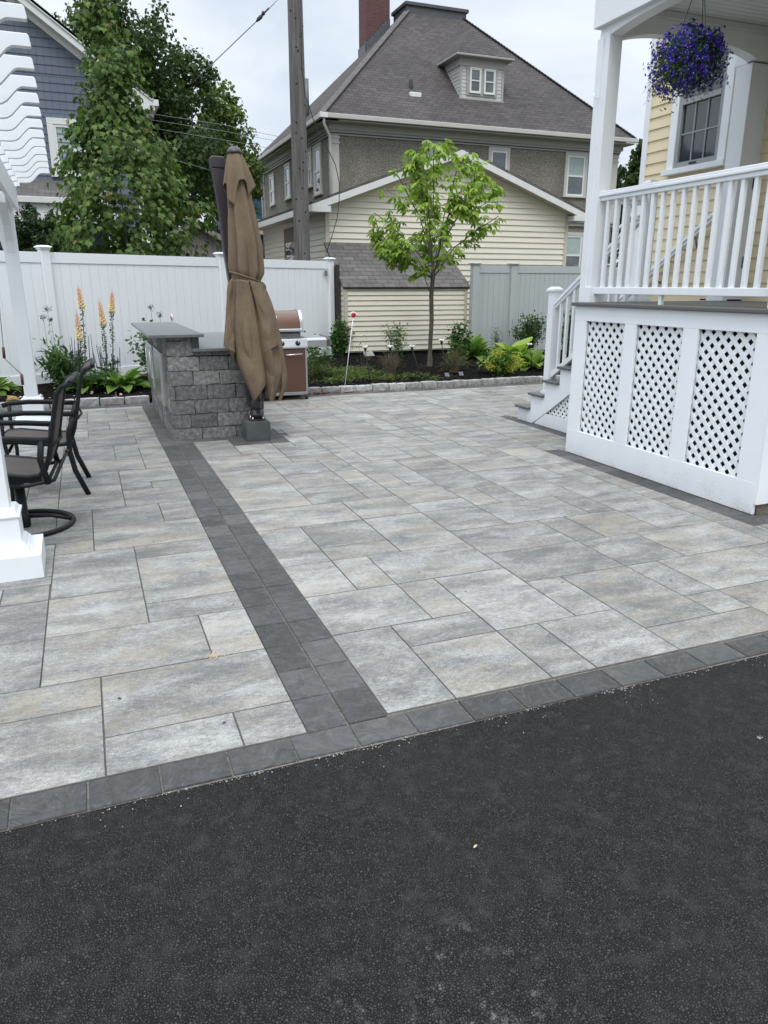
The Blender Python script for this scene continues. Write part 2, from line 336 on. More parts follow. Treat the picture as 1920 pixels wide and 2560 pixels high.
def mstone(name, stops, fs=9, bs=.7):
    m, nt, b, o = newmat(name); g = N(nt); c = g.coord(); t = g.sep(g.attr()); n = g.noise(c, fs, 9, .78); n2 = g.noise(c, 130, 3, .7)
    f = g.math('ADD', n, g.math('MULTIPLY', g.math('SUBTRACT', t[0], .5), .16)); cc = g.ramp(f, stops); cc = g.mix(.6, cc, g.ramp(n2, [(.3, .2), (.7, .8)]), 'OVERLAY')
    g.l(cc, b.inputs['Base Color']); b.inputs['Roughness'].default_value = .9; g.l(g.bump(g.math('ADD', n, g.math('MULTIPLY', n2, .3)), bs, .015), b.inputs['Normal']); return m
M['block'] = mstone('split_face_block', [(.36, (.075, .077, .077)), (.5, (.155, .156, .152)), (.64, (.30, .292, .28))], 24, .9)
M['granite'] = mstone('granite_cobble', [(.35, (.20, .20, .195)), (.5, (.34, .34, .33)), (.65, (.52, .52, .50))], 16)
def mgranite_top():
    m, nt, b, o = newmat('granite_counter'); g = N(nt); c = g.coord(); n = g.noise(c, 160, 4, .8); n2 = g.noise(c, 22, 5, .7)
    cc = g.mix(.5, g.ramp(n, [(.35, (.035, .04, .045)), (.65, (.22, .225, .23))]), g.ramp(n2, [(.3, (.08, .085, .09)), (.7, (.17, .175, .18))])); g.l(cc, b.inputs['Base Color']); b.inputs['Roughness'].default_value = .28; return m
M['counter'] = mgranite_top()
def mwood(name, c1, c2, ax=2):
    m, nt, b, o = newmat(name); g = N(nt); c = g.coord(); s = [14, 14, 14]; s[ax] = .55; v = g.mapping(c, tuple(s)); n = g.noise(v, 1.6, 9, .75, .3); n2 = g.noise(c, 1.3, 4, .6)
    cc = g.ramp(n, [(.35, c1), (.62, c2)]); cc = g.mix(g.ramp(n2, [(.4, 0), (.7, .4)]), cc, tuple(x*.6 for x in c2))
    kn = g.vor(g.mapping(c, (3, 3, 1.2)), 1.6); cc = g.mix(g.ramp(kn, [(.045, .9), (.075, 0)]), cc, (.02, .017, .015))
    g.l(cc, b.inputs['Base Color']); b.inputs['Roughness'].default_value = .9; g.l(g.bump(n, .8, .02), b.inputs['Normal']); return m
M['polewood'] = mwood('weathered_pole', (.048, .042, .040), (.165, .152, .147)); M['graywood'] = mwood('weathered_boards', (.12, .11, .10), (.25, .235, .225))
M['bark'] = simple('tree_bark', (.115, .095, .078), .9, .3, 14, .6, 40, stretch=(3, 3, .7), bd=.01)
M['barkdk'] = simple('dark_bark', (.04, .034, .03), .9, .3, 14, .5, 40)
M['mulch'] = simple('dark_mulch', (.007, .0058, .0055), 1, .8, 22, 1.0, 45, spec=.08, bd=.03)
M['mulchchip'] = simple('mulch_shreds', (.013, .0105, .010), .9, .95, 7, spec=.12)
M['soil'] = simple('yard_ground', (.055, .065, .03), .95, .4, 3, .6, 40)
def mfabric():
    m, nt, b, o = newmat('tan_canopy_fabric'); g = N(nt); c = g.coord(); uv = c; n = g.noise(c, 3, 6, .6); w = g.noise(g.mapping(c, (60, 60, 700)), 1, 2, .5); w2 = g.noise(g.mapping(c, (500, 500, 60)), 1, 2, .5)
    cc = g.ramp(n, [(.3, (.135, .100, .067)), (.7, (.195, .147, .100))]); cc = g.mix(.6, cc, g.ramp(g.math('ADD', g.math('MULTIPLY', w, .5), g.math('MULTIPLY', w2, .5)), [(.3, .25), (.7, .75)]), 'OVERLAY')
    g.l(cc, b.inputs['Base Color']); b.inputs['Roughness'].default_value = .85; b.inputs['Specular IOR Level'].default_value = .15; g.l(g.bump(g.noise(c, 26, 5, .6), .35, .006), b.inputs['Normal']); return m
M['canopy'] = mfabric()
def mleaf(name, c1, c2, c3=None, rough=.55, trans=.25):
    m, nt, b, o = newmat(name); g = N(nt); t = g.sep(g.attr())
    cc = g.mix(t[0], c1, c2)
    if c3: cc = g.mix(t[1], cc, c3)
    g.l(cc, b.inputs['Base Color']); b.inputs['Roughness'].default_value = rough; b.inputs['Specular IOR Level'].default_value = .2
    tr = g.n('BsdfTranslucent'); br = g.mix(1.0, cc, (1.5, 1.7, .9), 'MULTIPLY'); g.l(br, tr.inputs[0]); ms = g.n('MixShader'); ms.inputs[0].default_value = trans; g.l(b.outputs[0], ms.inputs[1]); g.l(tr.outputs[0], ms.inputs[2]); g.l(ms.outputs[0], o.inputs[0]); return m
M['maple'] = mleaf('maple_leaves', (.032, .066, .016), (.135, .20, .048), (.20, .13, .065))
M['bigtree'] = mleaf('dark_tree_leaves', (.018, .038, .012), (.064, .10, .028))
M['bigtreel'] = mleaf('light_tree_leaves', (.045, .080, .018), (.135, .185, .042))
M['young'] = mleaf('young_leaves', (.10, .17, .025), (.29, .40, .075), trans=.3)
M['arbor'] = mleaf('evergreen_foliage', (.012, .028, .010), (.04, .075, .022), trans=.05)
M['plant'] = mleaf('garden_leaves', (.028, .065, .018), (.085, .16, .045))
M['hosta'] = mleaf('hosta_leaves', (.075, .15, .03), (.27, .38, .08), trans=.25)
M['hostag'] = mleaf('green_hosta_leaves', (.05, .11, .022), (.17, .27, .055), trans=.2)
M['stemg'] = simple('green_stem', (.05, .09, .03), .6, .2, 20)
M['twig'] = simple('brown_twigs', (.13, .10, .065), .85, .25, 20)
M['lobelia'] = mleaf('violet_flowers', (.016, .008, .12), (.062, .036, .38), (.55, .55, .8), trans=.15)
M['fox'] = mleaf('peach_bells', (.80, .72, .52), (.72, .40, .33), trans=.2)
M['pod'] = simple('dark_seed_pods', (.02, .045, .02), .6, .2, 20)
M['sal'] = simple('dark_blue_spikes', (.022, .022, .05), .7, .3, 30)
M['chart'] = mleaf('chartreuse_flowers', (.30, .34, .04), (.50, .50, .09), trans=.2)
M['cover'] = mleaf('creeping_conifer', (.03, .055, .014), (.12, .165, .035), (.10, .08, .04), trans=.1)
# ================================================================== ground, driveway, patio
def clip(poly, a, b, c):
    """keep a*u+b*v<=c"""
    out = []; n = len(poly)
    for i in range(n):
        p, q = poly[i], poly[(i+1) % n]; dp = a*p[0]+b*p[1]-c; dq = a*q[0]+b*q[1]-c
        if dp <= 0: out.append(p)
        if (dp < 0 < dq) or (dq < 0 < dp): t = dp/(dp-dq); out.append((p[0]+(q[0]-p[0])*t, p[1]+(q[1]-p[1])*t))
    return out
mb = MB(); mb.box(-400, 400, -400, 800, -.4, -.05); tag(mb.build('ground', M['soil']), kind='structure')
mb = MB(); mb.box(-14, 16, -9, 2.2, -.3, -.008); tag(mb.build('driveway', M['asphalt']), kind='structure')
mb = MB(); mb.box(-7, 14, 2.158, 11.0, -.2, -.007); sandbase = tag(mb.build('patio_bedding_sand', M['sand']), kind='structure')
pv = MB(); pv.usecol = True; pd = MB(); pd.usecol = True
def paver(m, x0, x1, y0, y1, z=0.0, bev=.0022, gap=.0016, tan=None):
    if x1-x0 < .02 or y1-y0 < .02: return
    z += random.uniform(-.0008, .0008)
    x0 += gap; x1 -= gap; y0 += gap; y1 -= gap; j = lambda: random.uniform(-.0012, .0012)
    m.col = (random.random(), (random.random()**1.3) if tan is None else tan, random.random(), 1)
    lo = [(x0, y0), (x1, y0), (x1, y1), (x0, y1)]; hi = [(x0+bev, y0+bev), (x1-bev, y0+bev), (x1-bev, y1-bev), (x0+bev, y1-bev)]
    vs = [(p[0], p[1], z-.05) for p in lo]+[(p[0]+j(), p[1]+j(), z-.0030) for p in lo]+[(p[0], p[1], z) for p in hi]
    fs = [(8, 9, 10, 11)]+[(i, (i+1) % 4, 4+(i+1) % 4, 4+i) for i in range(4)]+[(4+i, 4+(i+1) % 4, 8+(i+1) % 4, 8+i) for i in range(4)]
    m.add(vs, fs)
# dark areas cut out of the field: (x0,x1,y0,y1)
DARK = [(4.12, 4.30, 3.57, 6.14), (4.72, 4.86, 6.10, 8.08), (4.30, 7.5, 3.57, 3.74), (1.29, 1.88, 7.50, 8.26), (.60, 1.95, 7.84, 8.0), (-7, 14, 10.64, 10.79)]
HOLES = [(.78, 1.70, 8.02, 10.64), (4.32, 7.0, 3.76, 6.0), (4.88, 6.3, 6.0, 7.8)]
PLCUT = [(-.95, -.326, 4.20, 4.90), (-1.0, -.326, 8.85, 9.6)]
def sub(rects, h):
    out = []
    for (a, b, c, d) in rects:
        x0, x1, y0, y1 = max(a, h[0]), min(b, h[1]), max(c, h[2]), min(d, h[3])
        if x1-x0 < 1e-4 or y1-y0 < 1e-4: out.append((a, b, c, d)); continue
        if x0-a > .003: out.append((a, x0, c, d))
        if b-x1 > .003: out.append((x1, b, c, d))
        if y0-c > .003: out.append((x0, x1, c, y0))
        if d-y1 > .003: out.append((x0, x1, y1, d))
    return out
def field(XL, YL, known, seed):
    rnd = random.Random(seed); nx, ny = len(XL)-1, len(YL)-1; occ = [[0]*ny for _ in range(nx)]; out = []
    def put(i, j, w, h):
        if i < 0 or j < 0 or i+w > nx or j+h > ny: return False
        if any(occ[a][b] for a in range(i, i+w) for b in range(j, j+h)): return False
        for a in range(i, i+w):
            for b in range(j, j+h): occ[a][b] = 1
        out.append((XL[i], XL[i+w], YL[j], YL[j+h])); return True
    for k in known: put(*k)
    for j in range(ny):
        for i in range(nx):
            if occ[i][j]: continue
            opts = [(3, 2), (2, 2), (2, 1), (1, 2), (2, 3), (3, 2), (2, 2), (2, 1)]; rnd.shuffle(opts)
            for w, h in opts+[(1, 1)]:
                if put(i, j, w, h): break
    for r in out:
        rs = [r]
        for h in DARK+HOLES+PLCUT: rs = sub(rs, h)
        for q in rs: paver(pv, *q)
g = .2365
# left field: columns run leftwards from x=.60
XL = [round(.605-.234*k, 4) for k in range(30, -1, -1)]; YL = [2.312+g*k for k in range(36)]
n = 30
KL = [(n-3, 1, 3, 2), (n-3, 0, 2, 1), (n-1, 0, 1, 1), (n-6, 0, 3, 2), (n-6, 2, 3, 1), (n-4, 3, 3, 2), (n-1, 3, 1, 2), (n-2, 5, 2, 1), (n-4, 5, 2, 2), (n-2, 6, 2, 3), (n-7, 3, 3, 2), (n-7, 5, 3, 2), (n-4, 7, 2, 3), (n-2, 9, 2, 1),
      (n-3, 10, 3, 2), (n-3, 12, 2, 2), (n-1, 12, 1, 2), (n-4, 12, 1, 2), (n-2, 14, 2, 2), (n-4, 14, 2, 3), (n-2, 16, 1, 1), (n-1, 16, 1, 1)]
field(XL, YL, KL, 4)
XR = [.923, 1.222]+[1.222+.2262*k for k in range(1, 50)]; YR = [2.322+g*k for k in range(36)]
KR = [(0, 0, 1, 3), (1, 2, 2, 1), (1, 0, 2, 2), (3, 0, 1, 2), (0, 3, 2, 2), (2, 3, 1, 2), (3, 2, 2, 3), (4, 0, 2, 2), (5, 2, 1, 2), (6, 1, 2, 3), (6, 0, 3, 1), (5, 4, 3, 2), (8, 1, 1, 1), (8, 2, 1, 2), (0, 5, 1, 2), (1, 5, 1, 2), (2, 5, 3, 2),
      (1, 7, 2, 1), (0, 7, 1, 3), (1, 8, 2, 2), (3, 7, 2, 3), (9, 2, 3, 2), (9, 0, 2, 2), (11, 0, 2, 2), (8, 4, 2, 2), (5, 6, 3, 2), (8, 6, 1, 2), (9, 6, 2, 2), (5, 8, 2, 2), (7, 8, 3, 2), (10, 4, 3, 2), (12, 2, 2, 2)]
field(XR, YR, KR, 11)
# double soldier strip, driveway border, accents
y = 2.31; k = 0
while y < 10.64:
    y1 = min(y+g, 10.64); paver(pd, .603, .760, y, y1, gap=.0025); y = y1
y = 2.31
while y < 7.84:
    y1 = min(y+g-.0015, 7.84); paver(pd, .764, .921, y, y1, gap=.0025); y = y1
x = -7.0+(.105-.2295*0) % .2295
x = .105-.2295*31
while x < 13.8:
    paver(pd, x, x+.2285, 2.160+.004*math.sin(x*3), 2.31, gap=.0035); x += .2285
def strip(x0, x1, y0, y1, along):
    a = x0 if along == 'x' else y0; e = x1 if along == 'x' else y1
    while a < e-.01:
        b = min(a+.232, e); paver(pd, *((a, b, y0, y1) if along == 'x' else (x0, x1, a, b))); a = b
strip(4.12, 4.30, 3.57, 6.14, 'y'); strip(4.72, 4.86, 6.10, 8.08, 'y'); strip(4.30, 7.5, 3.57, 3.74, 'x'); strip(-7, 14, 10.64, 10.79, 'x')
strip(.925, 1.29, 7.84, 8.02, 'x')
for i in range(3): strip(1.29+.196*i, 1.29+.196*(i+1), 7.50, 8.26, 'y')
# lighter cut pieces round the post plinths
for (a, b, c, d) in PLCUT:
    cs = [(a, b, c, c+.125), (b-.09, b, c+.125, d), (a, b-.09, c+.125, d)]
    for q in cs: paver(pv, *q, tan=.1)
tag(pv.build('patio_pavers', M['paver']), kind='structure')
tag(pd.build('patio_border_pavers', M['paverdk']), kind='structure')
# small pale crumbs of joint sand along the asphalt edge
P = np.stack([RNG.uniform(-1.5, 5, 900), 2.152+RNG.normal(size=900)*.007-.003, np.full(900, -.004)], 1); cc_ = RNG.uniform(-1.4, 4.8, 60); P[:650, 0] = cc_[RNG.integers(60, size=650)]+RNG.normal(size=650)*.05; P[:250, 1] -= abs(RNG.normal(size=250))*.05; D = RNG.normal(size=(900, 3)); X, Y, Z = frames(D)
tet = np.array([(0, 0, 1), (.9, 0, -.4), (-.5, .8, -.4), (-.5, -.8, -.4)]); tf = np.array([(0, 1, 2), (0, 2, 3), (0, 3, 1), (1, 3, 2)])
tag(instmesh('edge_grit', tet, tf, P, X, Y, Z, RNG.uniform(.001, .0032, 900), simple('pale_grit', (.45, .42, .36), .9, .3, 50)), 'pale gritty crumbs of joint sand along the asphalt edge', 'grit', kind='stuff')
# coarse stones standing proud of the asphalt binder
na = 26000; P = np.stack([RNG.uniform(-1.3, 4.5, na), 2.15-RNG.random(na)**.8*1.45, np.full(na, -.0085)], 1); X, Y, Z = frames(RNG.normal(size=(na, 3))*(1, 1, .15), (0, 0, 1)); pb = np.array([(-1, -.6, 0), (.1, -1, 0), (1, -.3, 0), (.8, .7, 0), (-.2, 1, 0), (-1, .5, 0), (-.3, -.3, .55), (.4, .1, .6), (-.3, .4, .5)])
pbf = np.array([(0, 1, 6), (1, 7, 6), (1, 2, 7), (2, 3, 7), (3, 8, 7), (3, 4, 8), (4, 5, 8), (5, 6, 8), (5, 0, 6), (6, 7, 8)])
mg, nt_, b_g, o_g = newmat('asphalt_stones'); g_ = N(nt_); cg = g_.coord(); tt_ = g_.sep(g_.attr()); g_.l(g_.mix(g_.noise(cg, 400, 3, .7), g_.mix(tt_[0], (.018, .0178, .0175), (.046, .045, .044)), g_.mix(tt_[0], (.030, .0295, .029), (.060, .059, .057))), b_g.inputs['Base Color']); b_g.inputs['Roughness'].default_value = .6; b_g.inputs['Specular IOR Level'].default_value = .15
Ca = np.ones((na, 4)); Ca[:, 0] = RNG.random(na)**2.2
tag(instmesh('asphalt_stones', pb, pbf, P, X, Y, Z, RNG.uniform(.0018, .0042, na), mg, None, Ca), 'coarse dark stones standing proud in the asphalt surface', 'gravel', kind='stuff')
# ================================================================== planting bed
def noise2(x, y, s=1.0): return noise.noise(Vector((x*s, y*s, 3.1)))
gx, gy = np.meshgrid(np.linspace(-7, 14, 260), np.linspace(10.9, 19, 110)); V = []
for yy, xx in zip(gy.ravel(), gx.ravel()):
    t = min(1, max(0, (yy-10.95)/2.0)); z = .055+.075*t+noise2(xx, yy, 1.2)*.02*t+noise2(xx, yy, 9)*.012
    V.append((xx, yy, z))
V = np.array(V); nxg = 260; idx = np.arange(109*260).reshape(109, 260)[:, :-1].ravel(); F = np.stack([idx, idx+1, idx+261, idx+260], 1)
tag(npmesh('mulch_bed', V, F, M['mulch'], smooth=True), kind='structure')
def bedz(x, y):
    t = min(1, max(0, (y-10.95)/2.0)); return .055+.075*t+noise2(x, y, 1.2)*.02*t
nc = 9000; px = RNG.uniform(-2.5, 9.5, nc); py = 10.97+RNG.random(nc)**1.4*4.5; pz = np.array([bedz(a, b)+.008 for a, b in zip(px, py)])+RNG.random(nc)*.012
D = RNG.normal(size=(nc, 3))*(1, 1, .22); X, Y, Z = frames(D, (0, 0, 1)); chip = np.array([(-.12, -.5, 0), (.12, -.5, 0), (.16, .5, 0), (-.08, .5, 0), (0, 0, .1)]); cf = np.array([(0, 1, 4), (1, 2, 4), (2, 3, 4), (3, 0, 4)])
tag(instmesh('mulch_shreds', chip, cf, np.stack([px, py, pz], 1), X, Y, Z, RNG.uniform(.03, .075, nc), M['mulchchip']), 'loose dark shredded bark mulch lying in the planting bed', 'mulch', kind='stuff')
# pale scattered bits in the bed left of the island
nc = 90; px = RNG.uniform(-1.3, .75, nc); py = RNG.uniform(11.05, 12.2, nc); pz = np.array([bedz(a, b)+.015 for a, b in zip(px, py)]); X, Y, Z = frames(RNG.normal(size=(nc, 3))*(1, 1, .3), (0, 0, 1))
quad = np.array([(-.5, -.5, 0), (.5, -.4, .1), (.4, .5, 0), (-.5, .3, .12)]); qf = np.array([(0, 1, 2, 3)])
tag(instmesh('fallen_petals', quad, qf, np.stack([px, py, pz], 1), X, Y, Z, RNG.uniform(.015, .045, nc), M['petal_w']), 'pale dry fallen petals scattered on the dark mulch behind the chairs', 'petals', kind='stuff')
# granite kerb: each cobble its own part
def rough_block(mb, x0, x1, y0, y1, z0, z1, amp=.008, r=.012, nx=7, ny=4, nz=4, seed=0.):
    """closed box whose faces are gridded, corners rounded, and roughened by noise"""
    c = Vector(((x0+x1)/2, (y0+y1)/2, (z0+z1)/2)); h = Vector(((x1-x0)/2, (y1-y0)/2, (z1-z0)/2))
    def face(o, u, v, a, b):
        vs = []
        for j in range(b+1):
            for i in range(a+1):
                p = Vector(o)+Vector(u)*(i/a)+Vector(v)*(j/b); q = Vector((p.x*h.x, p.y*h.y, p.z*h.z))
                inner = Vector([max(-(h[k]-r), min(h[k]-r, q[k])) for k in range(3)]); d = q-inner
                if d.length > 1e-6: q = inner+d.normalized()*r*(1 if sum(abs(abs(q[k])-h[k]) < 1e-6 for k in range(3)) > 0 else 1)
                w = q+c; nn = Vector((noise.noise(w*11+Vector((seed, 0, 0))), noise.noise(w*13+Vector((0, seed, 9))), noise.noise(w*12+Vector((5, 0, seed)))))+.5*Vector((noise.noise(w*34), noise.noise(w*37+Vector((3, 3, 3))), noise.noise(w*31+Vector((7, 1, 3)))))
                vs.append(tuple(w+nn*amp))
        fs = [(j*(a+1)+i, j*(a+1)+i+1, (j+1)*(a+1)+i+1, (j+1)*(a+1)+i) for j in range(b) for i in range(a)]
        mb.add(vs, fs, None, True)
    face((-1, -1, -1), (2, 0, 0), (0, 0, 2), nx, nz); face((1, 1, -1), (-2, 0, 0), (0, 0, 2), nx, nz)
    face((1, -1, -1), (0, 2, 0), (0, 0, 2), ny, nz); face((-1, 1, -1), (0, -2, 0), (0, 0, 2), ny, nz)
    face((-1, -1, 1), (2, 0, 0), (0, 2, 0), nx, ny); face((-1, 1, -1), (2, 0, 0), (0, -2, 0), nx, ny)
kerb = thing('granite_edging', 'low edging of rough grey granite blocks between patio and mulch bed', 'edging', (3, 10.85, 0))
x = -3.4
while x < 10:
    L = random.uniform(.30, .345) if x < .8 else random.uniform(.255, .29)
    if not (.70 < x+L/2 < 1.75):
        b_ = MB(); b_.usecol = True; b_.col = (random.random(),)*3+(1,)
        rough_block(b_, x+.004, x+L-.006, 10.80+random.uniform(0, .01), 10.93, -.02, .098+random.uniform(-.006, .008), .008, .014, 8, 4, 4, x)
        b_.build('granite_block', M['granite'], kerb)
    x += L
# ================================================================== fences
def fence_panel(name, parent, p, q, z0, z1, mat, bw=.158, th=.05):
    """vinyl panel from p to q (xy): rails and tongue-and-groove boards"""
    p, q = Vector(p), Vector(q); d = (q-p).normalized(); L = (q-p).length; ang = math.atan2(d.y, d.x); m = MB(); m.T = Matrix.Translation((p.x, p.y, 0)) @ Matrix.Rotation(ang, 4, 'Z')
    m.box(0, L, -.025, .025, z0, z0+.15); m.box(0, L, -.025, .025, z1-.15, z1)
    m.box(0, L, -.006, .014, z0+.14, z1-.14)
    nb = max(1, round(L/bw)); w = L/nb
    for i in range(nb): m.box(i*w+.0025, (i+1)*w-.0025, -.0125, -.004, z0+.148, z1-.148)
    return m.build(name, mat, parent, bevel=.002)
def fence_post(parent, p, ang, z1, mat, w=.13, z0=-.05):
    m = MB(); m.T = Matrix.Translation((p[0], p[1], 0)) @ Matrix.Rotation(ang, 4, 'Z'); h = w/2
    m.box(-h, h, -h, h, z0, z1-.06); o = m.build('post', mat, parent, bevel=.006)
    m = MB(); m.T = Matrix.Translation((p[0], p[1], 0)) @ Matrix.Rotation(ang, 4, 'Z'); a = h+.012; b = h+.03
    m.box(-a, a, -a, a, z1-.062, z1-.035)
    vs = [(-b, -b, z1-.035), (b, -b, z1-.035), (b, b, z1-.035), (-b, b, z1-.035), (-b, -b, z1-.018), (b, -b, z1-.018), (b, b, z1-.018), (-b, b, z1-.018), (-.6*b, -.6*b, z1), (.6*b, -.6*b, z1), (.6*b, .6*b, z1), (-.6*b, .6*b, z1)]
    m.add(vs, [(3, 2, 1, 0), (0, 1, 5, 4), (1, 2, 6, 5), (2, 3, 7, 6), (3, 0, 4, 7), (4, 5, 9, 8), (5, 6, 10, 9), (6, 7, 11, 10), (7, 4, 8, 11), (8, 9, 10, 11)]); m.build('post_cap', mat, o, bevel=.003)
F0 = np.array([-.46, 12.70]); F1 = np.array([4.87, 15.52]); fd = (F1-F0)/np.linalg.norm(F1-F0); fang = math.atan2(fd[1], fd[0])
wf = thing('white_fence', 'tall white vinyl privacy fence running behind the bar and grill', 'fence', (F0[0], F0[1], 0))
posts = [F0-fd*3.2, F0, F0+fd*3.24, F1]
for p in posts: fence_post(wf, p, fang, 2.14 if p is not posts[-1] else 2.12, M['vinyl'])
for a, b in zip(posts[:-1], posts[1:]): fence_panel('panel', wf, tuple(a+fd*.065)+(0,), tuple(b-fd*.065)+(0,), .13, 2.045, M['vinyl'])
mo_ = MB(); mo_.box(4.985, 5.055, 15.42, 15.50, 0, 1.98); mo_.box(4.99, 5.05, 15.50, 16.3, 0, 1.9); tag(mo_.build('old_dark_post', simple('dark_old_wood', (.03, .028, .026), .9, .3, 20)), 'dark old wooden post and boards in the gap between fence and shed', 'post')
hg = MB(); q = at(814, 683, 15.42); hg.box(q[0]-.02, q[0]+.03, 15.38, 15.46, q[2]-.04, q[2]+.05); hg.tube([(q[0], 15.4, q[2]+.03), (q[0]-.04, 15.36, q[2]+.05), (q[0]-.03, 15.34, q[2]-.02), (q[0]+.03, 15.36, q[2]-.05)], .009); hg.build('latch', M['castal'], wf)
gf = thing('gray_fence', 'gray vinyl privacy fence between the shed and the porch stairs', 'fence', (8, 15, 0))
gx_ = [8.03, 8.98, 11.4, 13.8, 16.2]
for xx in gx_: fence_post(gf, (xx, 15.05), 0, 2.05, M['grayvinyl'], .15)
for a, b in zip(gx_[:-1], gx_[1:]): fence_panel('panel', gf, (a+.07, 15.05, 0), (b-.07, 15.05, 0), .12, 1.98, M['grayvinyl'], .13)
# ================================================================== bar island
isl = thing('bar_island', 'split-face gray stone outdoor bar island with raised granite top and steel doors', 'bar counter', (1.2, 9.3, 0))
sw = MB(); sw.usecol = True
def course_blocks(axis, a0, a1, fix, z0, z1, off, depth=.12, out=1):
    L = [.30, .36, .28, .33]; a = a0-off; i = int(off*10)
    while a < a1:
        l = L[i % 4]; i += 1; s, e = max(a, a0), min(a+l, a1); a += l
        if e-s < .05: continue
        sw.col = (random.random(),)*3+(1,)
        if axis == 'x': rough_block(sw, s+.0015, e-.0015, fix, fix+depth, z0+.0015, z1-.0015, .0065, .008, 9, 3, 5, s*3+z0)
        else: rough_block(sw, fix, fix+depth, s+.0015, e-.0015, z0+.0015, z1-.0015, .0065, .008, 3, 9, 5, s*3+z0)
IX0, IX1, IY0, IY1 = .75, 1.73, 8.0, 10.62
zs = [-.03, .12, .27, .42, .57, .72, .87]
for k in range(6):
    o_ = .14*(k % 2)+.03*k
    course_blocks('x', IX0, IX1, IY0, zs[k], zs[k+1], o_)
    course_blocks('y', IY0+.12, IY1, IX0, zs[k], zs[k+1], .1+o_)
    course_blocks('y', IY0+.12, IY1, IX1-.12, zs[k], zs[k+1], .2+o_)
sw.col = (.5, .5, .5, 1)
rough_block(sw, IX0, IX0+.27, IY0, IY0+.12, .873, 1.03, .011, .012, 9, 3, 5, 2)
rough_block(sw, IX0+.003, IX0+.26, IY0+.003, IY0+.12, 1.032, 1.064, .005, .006, 9, 3, 2, 4)
rough_block(sw, IX0+.275, IX0+.45, IY0+.005, IY0+.12, .873, .917, .005, .006, 6, 3, 2, 6); rough_block(sw, IX0+.455, IX1, IY0+.005, IY0+.12, .873, .917, .005, .006, 6, 3, 2, 8)
course_blocks('y', IY0+.12, IY1, IX0, .873, 1.064, .2)
course_blocks('x', IX0, IX1, IY1-.12, .27, .57, .1); course_blocks('x', IX0, IX1, IY1-.12, .57, .87, .2); course_blocks('x', IX0, IX1, IY1-.12, -.03, .27, .0)
sw.build('stone_wall', M['block'], isl)
m = MB(); m.box(IX0+.08, IX1-.06, IY0+.07, IY1-.05, -.02, .91); m.box(IX0+.08, IX0+.26, IY0+.07, IY1-.05, .9, 1.06); m.build('mortar_core', simple('mortar', (.09, .09, .088), .95, .2, 20), isl)
m = MB(); m.box(.575, 1.125, 7.93, 10.70, 1.066, 1.098); m.build('bar_top', M['counter'], isl, bevel=.004)
m = MB(); m.box(1.025, 1.075, 7.985, 10.60, .952, 1.064); m.box(1.005, 1.0746, 7.97, 8.0, .952, 1.064); m.build('backsplash', simple('dark_granite_edge', (.03, .036, .042), .3, .2, 80), isl)
m = MB(); m.box(1.005, 1.80, 7.955, 10.68, .918, .950); m.build('counter_top', M['counter'], isl, bevel=.004)
def steel_door(y0, y1, z0, z1, hy):
    m = MB(); m.box(.715, .76, y0, y1, z0, z1); d = m.build('steel_door', M['stainless'], isl, bevel=.004)
    m = MB(); m.box(.705, .717, y0+.05, y1-.05, z0+.05, z1-.05); m.build('door_panel', M['stainless'], d, bevel=.006)
    m = MB(); zc = (z0+z1)/2+.1; m.tube([(.706, hy, zc-.15), (.665, hy, zc-.15), (.665, hy, zc+.15), (.706, hy, zc+.15)], .009, 8); m.build('handle', M['chrome'], d)
steel_door(8.42, 9.25, .30, .88, 9.12); steel_door(9.55, 10.45, .30, .88, 9.7)
# ================================================================== cantilever umbrella and its footing
m = MB(); rough_block(m, 1.455, 1.715, 7.65, 7.93, -.02, .205, .003, .022, 8, 8, 7, 1)
tag(m.build('concrete_footing', M['concfoot']), 'square gray concrete footing block under the closed umbrella', 'footing block')
um = thing('cantilever_umbrella', 'closed tan cantilever patio umbrella on a dark leaning mast beside the bar', 'umbrella', (1.6, 7.8, .2))
m = MB(); mast = [(1.665, .33), (1.53, .33), (1.50, .9), (1.395, 1.65), (1.365, 1.92), (1.345, 2.25), (1.30, 2.66), (1.43, 2.67), (1.485, 2.25), (1.54, 1.65), (1.63, .9)]
m.prism(mast, (0, 7.84, 0), (1, 0, 0), (0, 0, 1), (0, .10, 0)); m.build('mast', M['bronze'], um, bevel=.012)
m = MB(); m.prism([(1.292, 2.66), (1.286, 2.74), (1.30, 2.765), (1.42, 2.76), (1.44, 2.72), (1.44, 2.655)], (0, 7.832, 0), (1, 0, 0), (0, 0, 1), (0, .116, 0)); m.build('mast_cap', M['bronze'], um, bevel=.01)
m = MB(); m.tube([(1.425, 7.832, 2.64), (1.455, 7.832, 2.2), (1.50, 7.83, 1.7)], .011, 6); m.build('cable', M['blackmetal'], um)
m = MB(); m.lathe([(.05, 0), (.06, .0), (.06, .11), (.052, .12)], (1.597, 7.80, .30), 20); m.lathe([(.092, 0), (.092, .012)], (1.60, 7.79, .207), 24); m.lathe([(.062, 0), (.062, .03), (.068, .032), (.068, .06), (.062, .062), (.062, .10)], (1.60, 7.79, .218), 24); m.build('base_collar', M['bronze'], um)
for k in range(4):
    a = math.pi/4+k*math.pi/2; m = MB(); m.lathe([(.010, 0), (.010, .014)], (1.60+.078*math.cos(a), 7.79+.078*math.sin(a), .218), 6); m.lathe([(.005, 0), (.005, .026)], (1.60+.078*math.cos(a), 7.79+.078*math.sin(a), .218), 6); m.build('bolt', M['chrome'], um)
